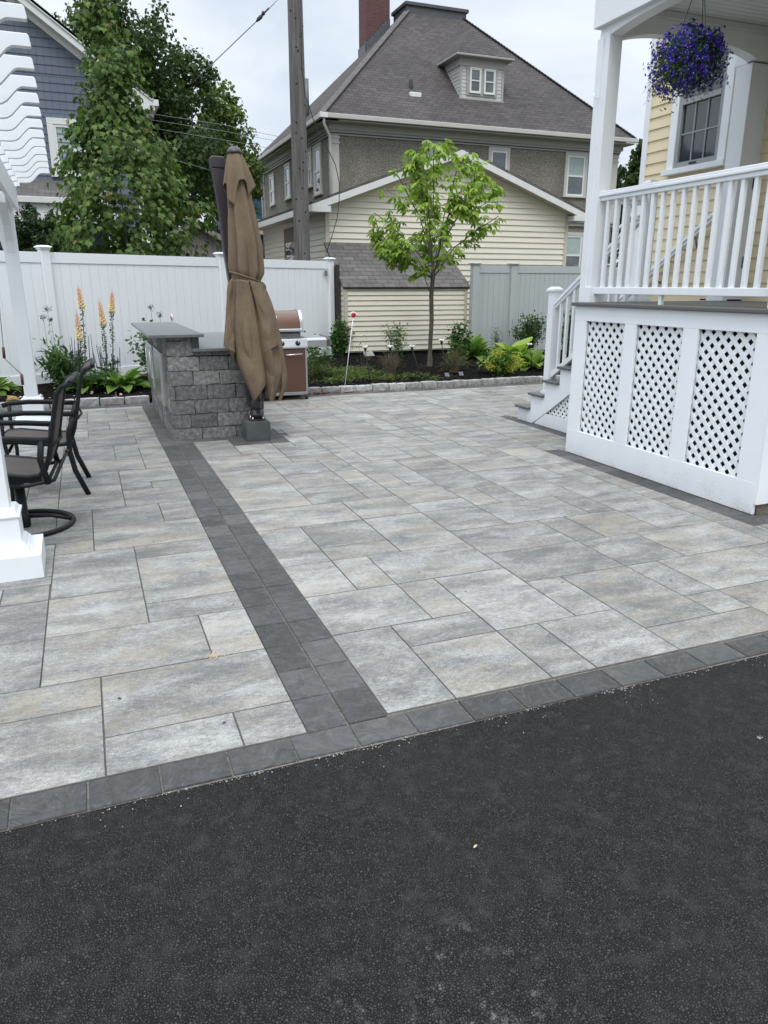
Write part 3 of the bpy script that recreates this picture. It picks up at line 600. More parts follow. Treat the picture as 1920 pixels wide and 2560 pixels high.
m = MB(); m.box(1.575, 1.60, 7.70, 7.75, .40, .62); m.box(1.60, 1.72, 7.755, 7.80, .42, .62); m.tube([(1.66, 7.75, .49), (1.78, 7.72, .50), (1.80, 7.70, .485)], .012, 8); m.build('tilt_handle', M['bronze'], um, bevel=.004)
# canopy: closed, hanging in deep folds
prof = [(2.775, 1.487, .058), (2.70, 1.493, .078), (2.515, 1.510, .098), (2.356, 1.514, .112), (2.142, 1.530, .138), (1.923, 1.546, .158), (1.70, 1.541, .170), (1.64, 1.535, .166), (1.60, 1.536, .176), (1.397, 1.552, .218), (1.125, 1.568, .275), (.967, 1.588, .292), (.80, 1.63, .262), (.62, 1.665, .20), (.45, 1.66, .135)]
def pint(z):
    for a, b in zip(prof[:-1], prof[1:]):
        if z <= a[0] and z >= b[0]: t = (a[0]-z)/(a[0]-b[0]); return a[1]+(b[1]-a[1])*t, a[2]+(b[2]-a[2])*t
    return prof[-1][1:] if z < prof[-1][0] else prof[0][1:]
def canopy_rows(ztop, zbot_f, nz, nth, yc, fold, nf, ph, grow=1.0, ysq=.8):
    m = MB(); vs = []
    for j in range(nz+1):
        t = j/nz
        for k in range(nth):
            th = 2*math.pi*k/nth; zb = zbot_f(th); z = ztop+(zb-ztop)*t; c, hw = pint(max(z, .45)); tw = .55*t+.25*math.sin(3*t+1)
            u = nf*(th-tw)/(2*math.pi)+ph+.16*math.sin(2*th+1.3)+.1*math.sin(3*th+5*t); s = abs(((u % 1)*2)-1)          # 0..1 triangle: folds
            s = s*s*(3-2*s); am = fold*min(1, .28+1.1*t); 
            pinch = 1-.20*math.exp(-((z-(1.63-.03*math.cos(th)))/.05)**2)
            r = hw*grow*(1-am*(1-s)) * (1+.05*math.sin(2.3*th+4*t))*pinch
            r += .006*noise.noise(Vector((math.cos(th)*2, math.sin(th)*2, z*5)))+.003*noise.noise(Vector((math.cos(th)*7, math.sin(th)*7, z*16)))
            vs.append((c+r*math.cos(th), yc+r*ysq*math.sin(th), z))
    fs = [(j*nth+k, j*nth+(k+1) % nth, (j+1)*nth+(k+1) % nth, (j+1)*nth+k) for j in range(nz) for k in range(nth)]
    m.add(vs, fs, None, True); return m
YC = 7.66
def hem(th):
    d = math.degrees(th) % 360   # 270 = towards the camera, 180 = left, 0 = right
    pts = [(0, .62), (25, .75), (50, .55), (90, .8), (130, .6), (165, 1.00), (190, 1.13), (215, 1.02), (228, .74), (246, .45), (262, .70), (272, .47), (290, .44), (300, .58), (315, .50), (335, .62), (350, .55), (360, .62)]
    for a, b in zip(pts[:-1], pts[1:]):
        if a[0] <= d <= b[0]: t = (d-a[0])/(b[0]-a[0]); t = t*t*(3-2*t); return a[1]+(b[1]-a[1])*t
    return .6
m = canopy_rows(2.76, hem, 90, 260, YC, .50, 8, .15, 1.05); can = m.build('canopy', M['canopy'], um)
sm_ = can.modifiers.new('cloth', 'SOLIDIFY'); sm_.thickness = .003; sm_.offset = -1
def over(a, b, zt, zb, gr):  # an outer overlapping fold of cloth
    m = MB(); vs = []; nj, nk = 34, 30
    for j in range(nj+1):
        for k in range(nk+1):
            t = j/nj; s = k/nk; th = R(a+(b-a)*s); zl = zb(s); z = zt+(zl-zt)*t; c, hw = pint(max(.45, z)); r = hw*(gr+.10*t*math.sin(math.pi*s)+.035*math.sin(7*s+3*t))+.004*noise.noise(Vector((s*6, t*9, a)))
            edge = min(s, 1-s); r -= hw*.22*max(0, 1-edge*7)
            vs.append((c+r*math.cos(th), YC+r*.82*math.sin(th), z))
    m.add(vs, [(j*(nk+1)+k, (j+1)*(nk+1)+k, (j+1)*(nk+1)+k+1, j*(nk+1)+k+1) for j in range(nj) for k in range(nk)], None, True)
    o = m.build('canopy_fold', M['canopy'], um); q = o.modifiers.new('cloth', 'SOLIDIFY'); q.thickness = .0035; q.offset = 0; return o

def sheet(L, Rr, yd, bulge, seed, folds=2.0, famp=.012):
    """hanging panel of cloth between a left and a right edge; bows towards -y and carries soft vertical folds"""
    nj, nk = 44, 26; vs = []
    def ip(A, t):
        x = t*(len(A)-1); i = min(int(x), len(A)-2); f = x-i; p0 = A[max(i-1, 0)]; p1 = A[i]; p2 = A[i+1]; p3 = A[min(i+2, len(A)-1)]
        return [.5*((2*p1[q])+(-p0[q]+p2[q])*f+(2*p0[q]-5*p1[q]+4*p2[q]-p3[q])*f*f+(-p0[q]+3*p1[q]-3*p2[q]+p3[q])*f**3) for q in (0, 1)]
    for j in range(nj+1):
        a_, b_ = ip(L, j/nj), ip(Rr, j/nj)
        for k in range(nk+1):
            s_ = k/nk; x = a_[0]+(b_[0]-a_[0])*s_; y_ = a_[1]+(b_[1]-a_[1])*s_
            dep = yd-bulge*math.sin(math.pi*s_)*(.35+.65*min(1, j/nj*1.5))-famp*math.sin(folds*math.pi*s_*2+seed+1.5*j/nj)*(1-.3*j/nj)+.012*noise.noise(Vector((s_*3, j/nj*5, seed)))+.004*noise.noise(Vector((s_*9, j/nj*16, seed)))
            dep += .05*(max(0, 1-s_*9)+max(0, 1-(1-s_)*9))
            vs.append(tuple(at(x, y_, dep)))
    m = MB(); m.add(vs, [(j*(nk+1)+k, (j+1)*(nk+1)+k, (j+1)*(nk+1)+k+1, j*(nk+1)+k+1) for j in range(nj) for k in range(nk)], None, True)
    o = m.build('canopy_fold', M['canopy'], um); q = o.modifiers.new('cloth', 'SOLIDIFY'); q.thickness = .004; q.offset = 0
    hm = MB(); hm.tube([vs[nj*(nk+1)+k] for k in range(nk+1)], .0035, 5, flat=1.4); hm.build('hem', M['canopy'], o); return o
sheet([(575, 700), (569, 745), (564, 800), (561, 840), (559, 866)], [(597, 700), (593, 745), (590, 800), (590, 850), (592, 882)], 7.56, .03, 1, 1.0, .010)
sheet([(592, 698), (588, 745), (585, 800), (587, 850), (594, 900), (607, 940), (621, 972), (634, 1005)], [(624, 702), (636, 750), (648, 805), (657, 855), (661, 890), (664, 915), (666, 938), (667, 957)], 7.50, .07, 2, .8, .014)
sheet([(652, 870), (656, 900), (660, 940), (666, 975), (674, 1003)], [(697, 850), (703, 890), (708, 922), (700, 955), (686, 998)], 7.53, .05, 5, 1.0, .012)
sheet([(620, 700), (632, 740), (644, 790), (652, 840), (656, 884)], [(655, 708), (668, 745), (681, 790), (690, 828), (697, 860)], 7.48, .05, 3, .9, .012)
sheet([(652, 708), (670, 760), (688, 830), (697, 890), (700, 950), (700, 975), (696, 1000)], [(659, 708), (682, 765), (700, 835), (711, 895), (718, 940), (716, 965), (704, 998)], 7.60, .05, 7, .5, .008)
# upper wind flap with pointed corners
def fl_hem(th):
    d = math.degrees(th) % 360; pts = [(0, 2.46), (30, 2.5), (60, 2.36), (100, 2.52), (140, 2.38), (180, 2.51), (205, 2.36), (232, 2.30), (248, 2.46), (262, 2.52), (280, 2.53), (294, 2.50), (312, 2.38), (335, 2.46), (350, 2.50), (360, 2.46)]
    for a, b in zip(pts[:-1], pts[1:]):
        if a[0] <= d <= b[0]: t = (d-a[0])/(b[0]-a[0]); return a[1]+(b[1]-a[1])*t
m = MB(); vs = []; nj, nk = 26, 180
for j in range(nj+1):
    for k in range(nk):
        th = 2*math.pi*k/nk; t = j/nj; z = 2.775+(fl_hem(th)-2.775)*t; u = 6*th/(2*math.pi)+.35+.12*math.sin(2*th); s = abs((u % 1)*2-1); s = s*s*(3-2*s)
        base = .056+.108*t**.85; side = 1-.22*abs(math.sin(th))*t
        r = base*(1-.26*(1-s)*min(1, .25+t))*side; vs.append((1.487+.028*t+r*math.cos(th), YC-.005+r*.9*math.sin(th), z))
m.add(vs, [(j*nk+k, j*nk+(k+1) % nk, (j+1)*nk+(k+1) % nk, (j+1)*nk+k) for j in range(nj) for k in range(nk)], None, True)
fl = m.build('wind_flap', M['canopy'], um); q = fl.modifiers.new('cloth', 'SOLIDIFY'); q.thickness = .003
m = MB(); m.lathe([(.0, .052), (.036, .048), (.062, .022), (.076, .0), (.072, -.014)], (1.487, YC, 2.775), 24); m.build('top_cap', M['bronze'], um)
m = MB(); pts = []
for k in range(0, 33):
    th = R(150+k*(245/32)); c, hw = pint(1.62); zz = 1.70-.11*((math.cos(th)+1)/2)-.0; pts.append((c+hw*.93*math.cos(th), YC+hw*.8*math.sin(th)*.93-.004, zz))
m.tube(pts, .0065, 6, flat=1.6); e = pts[-1]; m.tube([at(655, 705, 7.52), at(662, 712, 7.50), at(664, 722, 7.50)], .008, 6); m.build('tie_strap', simple('tan_strap', (.13, .095, .06), .8, .1, 30), um)
# ================================================================== gas grill
gr = thing('gas_grill', 'copper-coloured gas grill on a steel cart half hidden by the tan umbrella', 'grill', (2.45, 10.6, 0))
gx0, gx1, gy0, gy1 = 2.06, 2.89, 10.36, 10.85
m = MB()
for (a, b, c, d) in ((gx1-.03, gx1, gy0, gy1), (gx0, gx0+.03, gy0, gy1)): m.box(a, b, c, d, .085, .73)
m.box(gx0, gx1, gy0, gy1, .07, .10); m.box(gx0, gx1, gy1-.02, gy1, .1, .73); m.build('cart_frame', simple('gray_steel_frame', (.34, .34, .34), .4, .04, 5, metal=.5), gr, bevel=.004)
for a, b in ((gx0+.032, 2.50), (2.52, gx1-.025)):
    m = MB(); m.box(a, b, gy0-.012, gy0+.008, .115, .715); d = m.build('door', M['copperdk'], gr, bevel=.006)
    m = MB(); m.box(a-.006, b+.006, gy0-.004, gy0+.006, .10, .114); m.box(b-.001, b+.006, gy0-.006, gy0+.006, .114, .72); m.box(a-.006, a+.001, gy0-.006, gy0+.006, .114, .72); m.build('door_trim', M['stainless'], d)
    m = MB(); m.tube([(a+.05, gy0-.012, .635), (a+.055, gy0-.04, .638), (b-.055, gy0-.04, .648), (b-.05, gy0-.012, .645)], .0085, 10); m.build('handle', M['chrome'], d)
m = MB(); m.prism([(gy0-.03, .725), (gy0-.035, .745), (gy0+.0, .855), (gy0+.10, .86), (gy0+.10, .725)], (gx0-.01, 0, 0), (0, 1, 0), (0, 0, 1), (gx1-gx0+.02, 0, 0)); cp = m.build('control_panel', M['stainless'], gr, bevel=.005)
for xx in (2.30, 2.53, 2.755):
    m = MB(); m.T = Matrix.Translation((xx, gy0-.018, .795)) @ Matrix.Rotation(R(72), 4, 'X'); m.lathe([(.036, 0), (.036, .006), (.027, .01), (.023, .035), (.018, .04)], (0, 0, 0), 20); m.T = m.T @ Matrix.Translation((0, 0, .038)); m.box(-.006, .006, -.022, .022, -.004, .008); m.build('knob', M['rubber'], cp)
    m = MB(); m.T = Matrix.Translation((xx, gy0-.018, .795)) @ Matrix.Rotation(R(72), 4, 'X'); m.box(-.0035, .0035, 0, .02, .046, .049); m.build('knob_mark', M['whitepl'], cp)
m = MB(); m.box(gx0+.06, gx1-.06, gy0+.07, gy1-.03, .73, .94); m.build('firebox', M['castal'], gr, bevel=.02)
lidp = [(gy0+.03, .945), (gy0+.035, .99), (gy0+.07, 1.10), (gy0+.13, 1.19), (gy0+.21, 1.235), (gy0+.34, 1.235), (gy0+.43, 1.17), (gy0+.47, 1.05), (gy0+.48, .945)]
lidp = [((1-u)**2*(gy0+.03)+2*u*(1-u)*(gy0+.045)+u*u*(gy0+.21), (1-u)**2*.945+2*u*(1-u)*1.22+u*u*1.235) for u in [k/16 for k in range(17)]]+lidp[5:]
m = MB(); m.prism(lidp, (gx0+.07, 0, 0), (0, 1, 0), (0, 0, 1), (gx1-gx0-.15, 0, 0)); lid = m.build('lid', M['copper'], gr, bevel=.006)
lp2 = [(gy0+.018, .94), (gy0+.024, .99), (gy0+.06, 1.105), (gy0+.122, 1.20), (gy0+.205, 1.247), (gy0+.345, 1.247), (gy0+.44, 1.18), (gy0+.482, 1.05), (gy0+.492, .94)]
lp2 = [((1-u)**2*(gy0+.018)+2*u*(1-u)*(gy0+.033)+u*u*(gy0+.205), (1-u)**2*.94+2*u*(1-u)*1.232+u*u*1.247) for u in [k/16 for k in range(17)]]+lp2[5:]
for a in (gx0+.035, gx1-.08):
    m = MB(); m.prism(lp2, (a, 0, 0), (0, 1, 0), (0, 0, 1), (.045, 0, 0)); m.build('lid_end', simple('polished_trim', (.6, .6, .6), .25, .05, 5, metal=.9), lid, bevel=.005)
m = MB(); m.beam((gx0+.06, gy0+.004, .975), (gx1-.06, gy0+.004, .975), .022, .038); m.build('lid_handle', M['chrome'], lid, bevel=.008)
m = MB(); m.T = Matrix.Translation((2.445, gy0+.082, 1.135)) @ Matrix.Rotation(R(62), 4, 'X'); m.lathe([(.05, -.01), (.052, .012), (.045, .022), (.030, .024), (.0, .024)], (0, 0, 0), 24); th_ = m.build('thermometer', M['chrome'], lid)
m = MB(); m.T = Matrix.Translation((2.445, gy0+.082, 1.135)) @ Matrix.Rotation(R(62), 4, 'X'); m.lathe([(.034, .0235), (.034, .0265)], (0, 0, 0), 24); m.build('thermometer_dial', M['whitepl'], lid)
m = MB(); m.prism([(gy0+.0, .735), (gy0-.005, .83), (gy0+.02, .862), (gy0+.42, .875), (gy0+.42, .74)], (gx1+.008, 0, 0), (0, 1, 0), (0, 0, 1), (.29, 0, 0)); sh = m.build('side_shelf', simple('shelf_steel', (.40, .41, .41), .35, .05, 5, metal=.7), gr, bevel=.008)
m = MB(); m.prism([(gy0-.004, .745), (gy0-.01, .835), (gy0+.016, .872), (gy0+.43, .885), (gy0+.43, .75)], (gx1+.298, 0, 0), (0, 1, 0), (0, 0, 1), (.06, 0, 0)); m.build('shelf_end', simple('charcoal_plastic', (.075, .08, .08), .55, .1, 9), sh, bevel=.02)
m = MB(); m.prism([(gy0-.0, .735), (gy0-.005, .83), (gy0+.02, .86), (gy0+.42, .87), (gy0+.42, .74)], (gx0-.38, 0, 0), (0, 1, 0), (0, 0, 1), (.36, 0, 0)); m.build('side_shelf', M['castal'], gr, bevel=.01)
for xx, yy in ((gx1-.02, gy0+.03), (gx0+.04, gy0+.03), (gx1-.02, gy1-.05), (gx0+.04, gy1-.05)):
    m = MB(); m.T = Matrix.Translation((xx, yy, .036)) @ Matrix.Rotation(R(90), 4, 'Y') @ Matrix.Rotation(R(20), 4, 'X'); m.lathe([(.012, -.024), (.030, -.024), (.036, -.014), (.036, .014), (.030, .024), (.012, .024)], (0, 0, 0), 20); cw = m.build('caster', M['rubber'], gr)
    m = MB(); m.tube([(xx, yy+.01, .04), (xx, yy+.008, .09)], .018, 8); m.build('caster_stem', M['blackmetal'], cw)
m = MB(); m.tube([(gx1+.03, gy0+.1, .735), (gx1+.07, gy0+.09, .69), (gx1+.14, gy0+.1, .70), (gx1+.18, gy0+.12, .735)], .006, 6); m.build('gas_hose', M['rubber'], gr)
# ================================================================== sling chairs (built at the origin, facing -x)
def sling_chair(root, swivel):
    prof = [(-.30, .425), (-.27, .448), (-.18, .450), (-.02, .425), (.10, .405), (.17, .41), (.215, .45), (.245, .53), (.275, .66), (.31, .82), (.335, .92), (.365, .965), (.42, .99)]
    W = .265
    for s in (-1, 1):
        m = MB(); m.tube([(x, s*W, z) for x, z in prof], .0135, 10, flat=1.2); m.build('side_rail', M['blackmetal'], root)
    for a, b, nm in ((0, 6, 'seat'), (6, 12, 'backrest')):
        pts = prof[a:b+1]; m = MB(); vs = []; fs = []; nk = 8
        for i, (x, z) in enumerate(pts):
            for k in range(nk+1):
                y = -W+2*W*k/nk; sag = .012*(1-(2*k/nk-1)**2); vs.append((x+(sag if nm == 'backrest' else 0), y, z-(sag if nm == 'seat' else 0)))
        n = len(pts)
        fs = [(i*(nk+1)+k, i*(nk+1)+k+1, (i+1)*(nk+1)+k+1, (i+1)*(nk+1)+k) for i in range(n-1) for k in range(nk)]
        m.add(vs, fs, None, True); o = m.build(nm, M['sling'], root); q = o.modifiers.new('thick', 'SOLIDIFY'); q.thickness = .006
        if nm == 'backrest':
            m = MB(); m.tube([(.42, -W-.012, .99), (.425, 0, .995), (.42, W+.012, .99)], .017, 8); m.build('top_bar', M['blackmetal'], root)
            m = MB(); m.tube([(.275, -W, .60), (.30, 0, .60), (.275, W, .60)], .009, 6); m.build('back_brace', M['blackmetal'], root)
    for s in (-1, 1):
        y = s*(W+.035)
        m = MB(); m.tube([(-.30, y, .645), (-.24, y, .662), (-.1, y, .668), (.05, y, .66), (.18, y, .648), (.262, y, .64)], .0115, 8, flat=1.7); m.build('armrest', M['blackmetal'], root)
        if swivel:
            m = MB(); m.tube([(-.215, y, .65), (-.225, y, .56), (-.185, y, .42), (-.13, y, .37), (.06, y, .355)], .013, 8); m.tube([(.215, y, .64), (.195, y, .52), (.225, y, .36)], .014, 8, flat=1.4); m.build('arm_post', M['blackmetal'], root)
    if swivel:
        m = MB(); m.tube([(-.2, -W-.03, .37), (.1, -W-.03, .355), (.26, -W-.02, .38), (.30, -W, .46)], .013, 8); m.tube([(-.2, W+.03, .37), (.1, W+.03, .355), (.26, W+.02, .38), (.30, W, .46)], .013, 8); m.tube([(.29, -W, .44), (.29, W, .44)], .012, 8); m.tube([(.22, -W-.03, .37), (.22, W+.03, .37)], .012, 8)
        m.box(-.16, .16, -.10, .10, .325, .365); m.tube([(-.1, -W-.03, .36), (-.1, W+.03, .36)], .014, 8); m.build('under_frame', M['blackmetal'], root)
        m = MB(); m.lathe([(.036, .0), (.042, .01), (.042, .08), (.035, .09), (.033, .33)], (-.0, 0, .0), 16); m.build('pedestal', M['blackmetal'], root)
        m = MB(); rg = [(.31*math.cos(a*math.pi/24), .31*math.sin(a*math.pi/24), .018) for a in range(49)]; m.tube(rg, .017, 8, cap=False)
        for a in (3, 93, 183, 273): ca, sa = math.cos(R(a)), math.sin(R(a)); m.tube([(.04*ca, .04*sa, .07), (.17*ca, .17*sa, .062), (.30*ca, .30*sa, .025)], .013, 8)
        m.build('swivel_base', M['blackmetal'], root)
    else:
        for s in (-1, 1):
            y = s*(W+.022); m = MB(); m.tube([(.255, y, .64), (.20, y, .50), (.19, y, .36), (.215, y, .20), (.29, y, .0)], .0155, 8, flat=1.3); m.build('leg', M['blackmetal'], root)
            m = MB(); m.tube([(-.245, y, .65), (-.255, y, .50), (-.235, y, .3), (-.25, y, .0)], .0145, 8); m.build('leg', M['blackmetal'], root)
        m = MB()
        m.tube([(.195, -W, .34), (.17, -W+.1, .30), (.16, 0, .295), (.17, W-.1, .30), (.195, W, .34)], .011, 8); m.tube([(-.23, -W, .38), (-.23, W, .38)], .012, 8); m.build('stretcher', M['blackmetal'], root)
cA = thing('swivel_chair', 'near black swivel patio chair with brown sling seat on a round ring base', 'chair', (0, 0, 0), 'sling chairs at the pergola'); sling_chair(cA, True)
cA.location = (-.53, 5.37, 0); cA.rotation_euler = (0, 0, R(-4))
cB = thing('sling_chair', 'black four-legged patio chair with brown sling seat behind the swivel chair', 'chair', (0, 0, 0), 'sling chairs at the pergola'); sling_chair(cB, False)
cB.location = (-.40, 6.37, 0); cB.rotation_euler = (0, 0, R(-1))
# ================================================================== pergola
pg = thing('pergola', 'white vinyl pergola with scalloped rafter tails at the left of the patio', 'pergola', (-.6, 7, 0))
PR = Matrix.Translation((-.57, 4.52, 0)) @ Matrix.Rotation(R(.9), 4, 'Z')
def pm(): m = MB(); m.T = PR; return m
for (cx, cy) in ((0, 0), (0, 4.68), (-3.2, 0), (-3.2, 4.68)):
    m = pm(); m.box(cx-.068, cx+.068, cy-.068, cy+.068, 0, 2.5); p = m.build('post', M['vinyl'], pg, bevel=.004)
    m = pm()
    pf = [(.20, 0), (.20, .135), (.150, .1352), (.150, .147), (.143, .149), (.139, .155), (.137, .163), (.129, .165), (.128, .172), (.124, .180), (.117, .187), (.112, .193), (.106, .195), (.106, .335), (.114, .338), (.116, .344), (.114, .352), (.106, .356), (.101, .360), (.096, .370), (.089, .380), (.080, .384), (.069, .386)]
    m.T = PR @ Matrix.Translation((cx, cy, 0)) @ Matrix.Rotation(R(45), 4, 'Z'); m.lathe([(h*math.sqrt(2), z) for h, z in pf], (0, 0, 0), 4, smooth=False)
    m.build('plinth', M['vinyl'], p)
for cx in (0, -3.2):
    for sx in (-.068-.04, .068+.002):
        m = pm(); m.box(cx+sx, cx+sx+.038, -.55, 5.15, 2.36, 2.597); m.build('beam', M['vinyl'], pg, bevel=.004)
    for cy, s in ((0, 1), (4.68, -1)):
        m = pm(); ar = [(.07, 1.90), (.02+.07, 2.02), (.16, 2.17), (.28, 2.27), (.44, 2.33), (.56, 2.35), (.56, 2.45), (.07, 2.45)]
        m.prism([(cy+s*a*1.0, b) for a, b in ar], (cx-.04, 0, 0), (0, 1, 0), (0, 0, 1), (.08, 0, 0)); m.build('brace', M['vinyl'], pg, bevel=.004)
        if cx == 0:
            m = pm(); m.prism([(-a, b) for a, b in ar], (0, cy-.04, 0), (1, 0, 0), (0, 0, 1), (0, .08, 0)); m.build('brace', M['vinyl'], pg, bevel=.004)
tail = [(0, 0), (.008, -.010), (.014, -.055), (.010, -.060), (-.065, -.060), (-.08, -.063), (-.10, -.075), (-.135, -.110), (-.165, -.142), (-.195, -.160), (-.23, -.166), (-.30, -.167)]
rf = [(0, 2.80), (.0, 2.80)]
XT = .455
poly = [(XT, 2.80)]+[(XT+a, 2.80+b) for a, b in tail[1:]]+[(XT-.301, 2.80-.20), (XT-.32, 2.80-.20), (XT-.34, 2.80-.208), (XT-.37, 2.80-.208), (XT-.39, 2.80-.20), (-3.55, 2.60), (-3.75, 2.80)]
for k in range(14):
    y = -.72+.441*k
    m = pm(); m.prism([(a, b) for a, b in poly], (0, y-.022, 0), (1, 0, 0), (0, 0, 1), (0, .044, 0)); m.build('rafter', M['vinyl'], pg, bevel=.003)
for k in range(6):
    m = pm(); m.box(-.25-.6*k, -.20-.6*k, -.95, 5.4, 2.802, 2.84); m.build('purlin', M['vinyl'], pg, bevel=.003)
# hanging winding crank of the canopy
ck = MB(); p1, p2, p3, p4, p5 = at(-6, 720, 8.9), at(8, 868, 8.9), at(11, 896, 8.9), at(54, 936, 8.9), at(57, 962, 8.9)
root = thing('winding_crank', 'steel winding crank with brown grips hanging beside the far pergola post', 'crank handle', tuple(p2))
m = MB(); top_ = at(-20, 520, 8.9); m.tube([(p1[0], p1[1], 2.5), tuple(p1), tuple(p2), tuple(p3), tuple(p4)], .006, 8); m.build('crank_rod', M['chrome'], root)
m = MB(); m.tube([tuple(p2), tuple(p3)], .015, 10); m.build('grip', M['brownpl'], root)
m = MB(); m.tube([tuple(p4), tuple(p5)], .015, 10); m.build('grip', M['brownpl'], root)
# ================================================================== wall helpers
def siding(mb, poly, O, U, Nn, pitch=.12, prot=.014, z0=None):
    """lapped courses clipped to a convex polygon (u, z); O + u*U + z*Z, bottoms stand out along Nn"""
    O, U, Nn = Vector(O), Vector(U), Vector(Nn); zmin = min(p[1] for p in poly); zmax = max(p[1] for p in poly); z = zmin if z0 is None else z0
    def pt(p, d): return tuple(O+U*p[0]+Vector((0, 0, p[1]))+Nn*d)
    while z < zmax-1e-4:
        c = clip(clip(poly, 0, 1, z+pitch), 0, -1, -z)
        if len(c) > 2:
            vs = [pt(p, prot*(1-(p[1]-z)/pitch)+.001) for p in c]; mb.add(vs, [tuple(range(len(c)))], [[tuple(p) for p in c]])
            lo = [p for p in c if abs(p[1]-z) < 1e-4]
            if len(lo) >= 2:
                a, b = min(lo), max(lo); mb.add([pt(a, prot+.001), pt(b, prot+.001), pt(b, 0), pt(a, 0)], [(0, 1, 2, 3)], [[(a[0], a[1]), (b[0], a[1]), (b[0], a[1]), (a[0], a[1])]])
        z += pitch
def window(parent, O, U, Nn, u0, u1, z0, z1, trim, sash, glass, tw=.10, fw=.045, sill=True, grid=None, lower=None, head=0, meet=.5, name='window', depth=.05):
    """double-hung window: trim boards (the window mesh) > sash, glass, sill"""
    O, U, Nn = Vector(O), Vector(U), Vector(Nn); Z = Vector((0, 0, 1))
    def bx(m, a, b, c, d, n0, n1): m.prism([(a, c), (b, c), (b, d), (a, d)], O+Nn*n0, U, Z, Nn*(n1-n0))
    m = MB(); bx(m, u0-tw, u0, z0, z1, 0, depth); bx(m, u1, u1+tw, z0, z1, 0, depth); bx(m, u0-tw, u1+tw, z1, z1+tw+head, 0, depth+.003)
    if not sill: bx(m, u0-tw, u1+tw, z0-tw, z0, 0, depth+.003)
    w = m.build(name, trim, parent, bevel=.003)
    if sill:
        m = MB(); bx(m, u0-tw-.03, u1+tw+.03, z0-.055, z0, 0, depth+.04); m.build('sill', trim, w, bevel=.003)
    zm = z0+(z1-z0)*meet
    m = MB(); bx(m, u0, u0+fw, z0, z1, .0, depth-.012); bx(m, u1-fw, u1, z0, z1, 0, depth-.012); bx(m, u0+fw, u1-fw, z0, z0+fw*1.2, 0, depth-.012); bx(m, u0+fw, u1-fw, z1-fw, z1, 0, depth-.012); bx(m, u0+fw, u1-fw, zm-fw*.5, zm+fw*.5, 0, depth-.008)
    if grid:
        nx, ny = grid; gw = .014
        for (a, b) in ((z0+fw, zm-fw*.5), (zm+fw*.5, z1-fw)):
            for i in range(1, nx): u = u0+fw+(u1-u0-2*fw)*i/nx; bx(m, u-gw/2, u+gw/2, a, b, .006, depth-.028)
            for i in range(1, ny): v = a+(b-a)*i/ny; bx(m, u0+fw, u1-fw, v-gw/2, v+gw/2, .006, depth-.029)
    m.build('sash', sash, w)
    m = MB(); bx(m, u0+.01, u1-.01, zm+.005, z1-.01, -.02, depth-.036); m.build('pane', lower and lower[0] or glass, w)
    m = MB(); bx(m, u0+.01, u1-.01, z0+.01, zm-.005, -.02, depth-.040); m.build('pane', lower and lower[1] or glass, w)
    return w
def lattice(mb, poly, O, U, Nn, pitch=.0705, w=.0355, t=.004):
    O, U, Nn = Vector(O), Vector(U), Vector(Nn); Z = Vector((0, 0, 1)); r2 = math.sqrt(2)
    us = [p[0] for p in poly]; zs_ = [p[1] for p in poly]
    for lay, s in ((0, 1), (1, -1)):
        lo = min(a+s*b for a, b in ((x, y) for x in (min(us), max(us)) for y in (min(zs_), max(zs_)))); hi = max(a+s*b for a, b in ((x, y) for x in (min(us), max(us)) for y in (min(zs_), max(zs_))))
        c = lo-.02
        while c < hi:
            q = clip(clip(poly, 1, s, c+w*r2), -1, -s, -c)
            if len(q) > 2: mb.prism(q, O+Nn*(lay*t*1.02), U, Z, Nn*t)
            c += pitch*r2
# ================================================================== porch deck with stairs
DZ = 1.425
dk = thing('porch_deck', 'white skirted porch deck with lattice panels and side stairs down to the patio', 'porch', (5, 5, 0))
m = MB(); m.box(4.262, 6.17, 3.72, 6.065, 1.392, DZ); m.build('deck_floor', M['deckfloor'], dk, bevel=.008)
m = MB(); X0 = 4.30; T = .022
m.box(X0, X0+T, 3.78, 6.04, 1.262, 1.39)                # fascia rail
for a, b in ((5.862, 6.04), (5.172, 5.322), (4.472, 4.632), (3.75, 3.932)): m.box(X0+.0005, X0+T, a, b, .2355, 1.2615)
m.box(X0-.001, X0+T+.001, 3.75, 6.04, .006, .235); m.build('skirt_frame', M['skirt'], dk, bevel=.002)
m = MB(); m.box(X0, X0+.10, 3.728, 3.7495, .082, 1.39); m.box(X0+.10, 6.2, 3.731, 3.7495, .082, 1.39); m.build('side_skirt', M['skirt'], dk, bevel=.002)
m = MB(); m.box(X0+.002, 6.2, 6.018, 6.038, .0, 1.39); m.build('rear_skirt', M['trimw'], dk)
for a, b in ((5.322, 5.862), (4.632, 5.172), (3.932, 4.472)):
    m = MB(); lattice(m, [(a-.01, .225), (b+.01, .225), (b+.01, 1.272), (a-.01, 1.272)], (X0+T+.014, 0, 0), (0, 1, 0), (-1, 0, 0)); m.build('lattice_panel', M['vinyl'], dk)
m = MB(); m.box(X0+.3, X0+.32, 3.8, 6.0, 0, 1.36); m.build('shade_backing', M['dark'], dk)  # black board added behind the lattice, paints the shade inside the deck
m = MB(); rough_block(m, 4.345, 6.2, 3.752, 3.86, -.03, .083, .006, .008, 20, 3, 3, 1); m.build('concrete_base', M['aggregate'], dk)
st = [(.17, 7.88), (.35, 7.60), (.53, 7.32), (.71, 7.04), (.89, 6.76), (1.07, 6.48), (1.25, 6.20)]
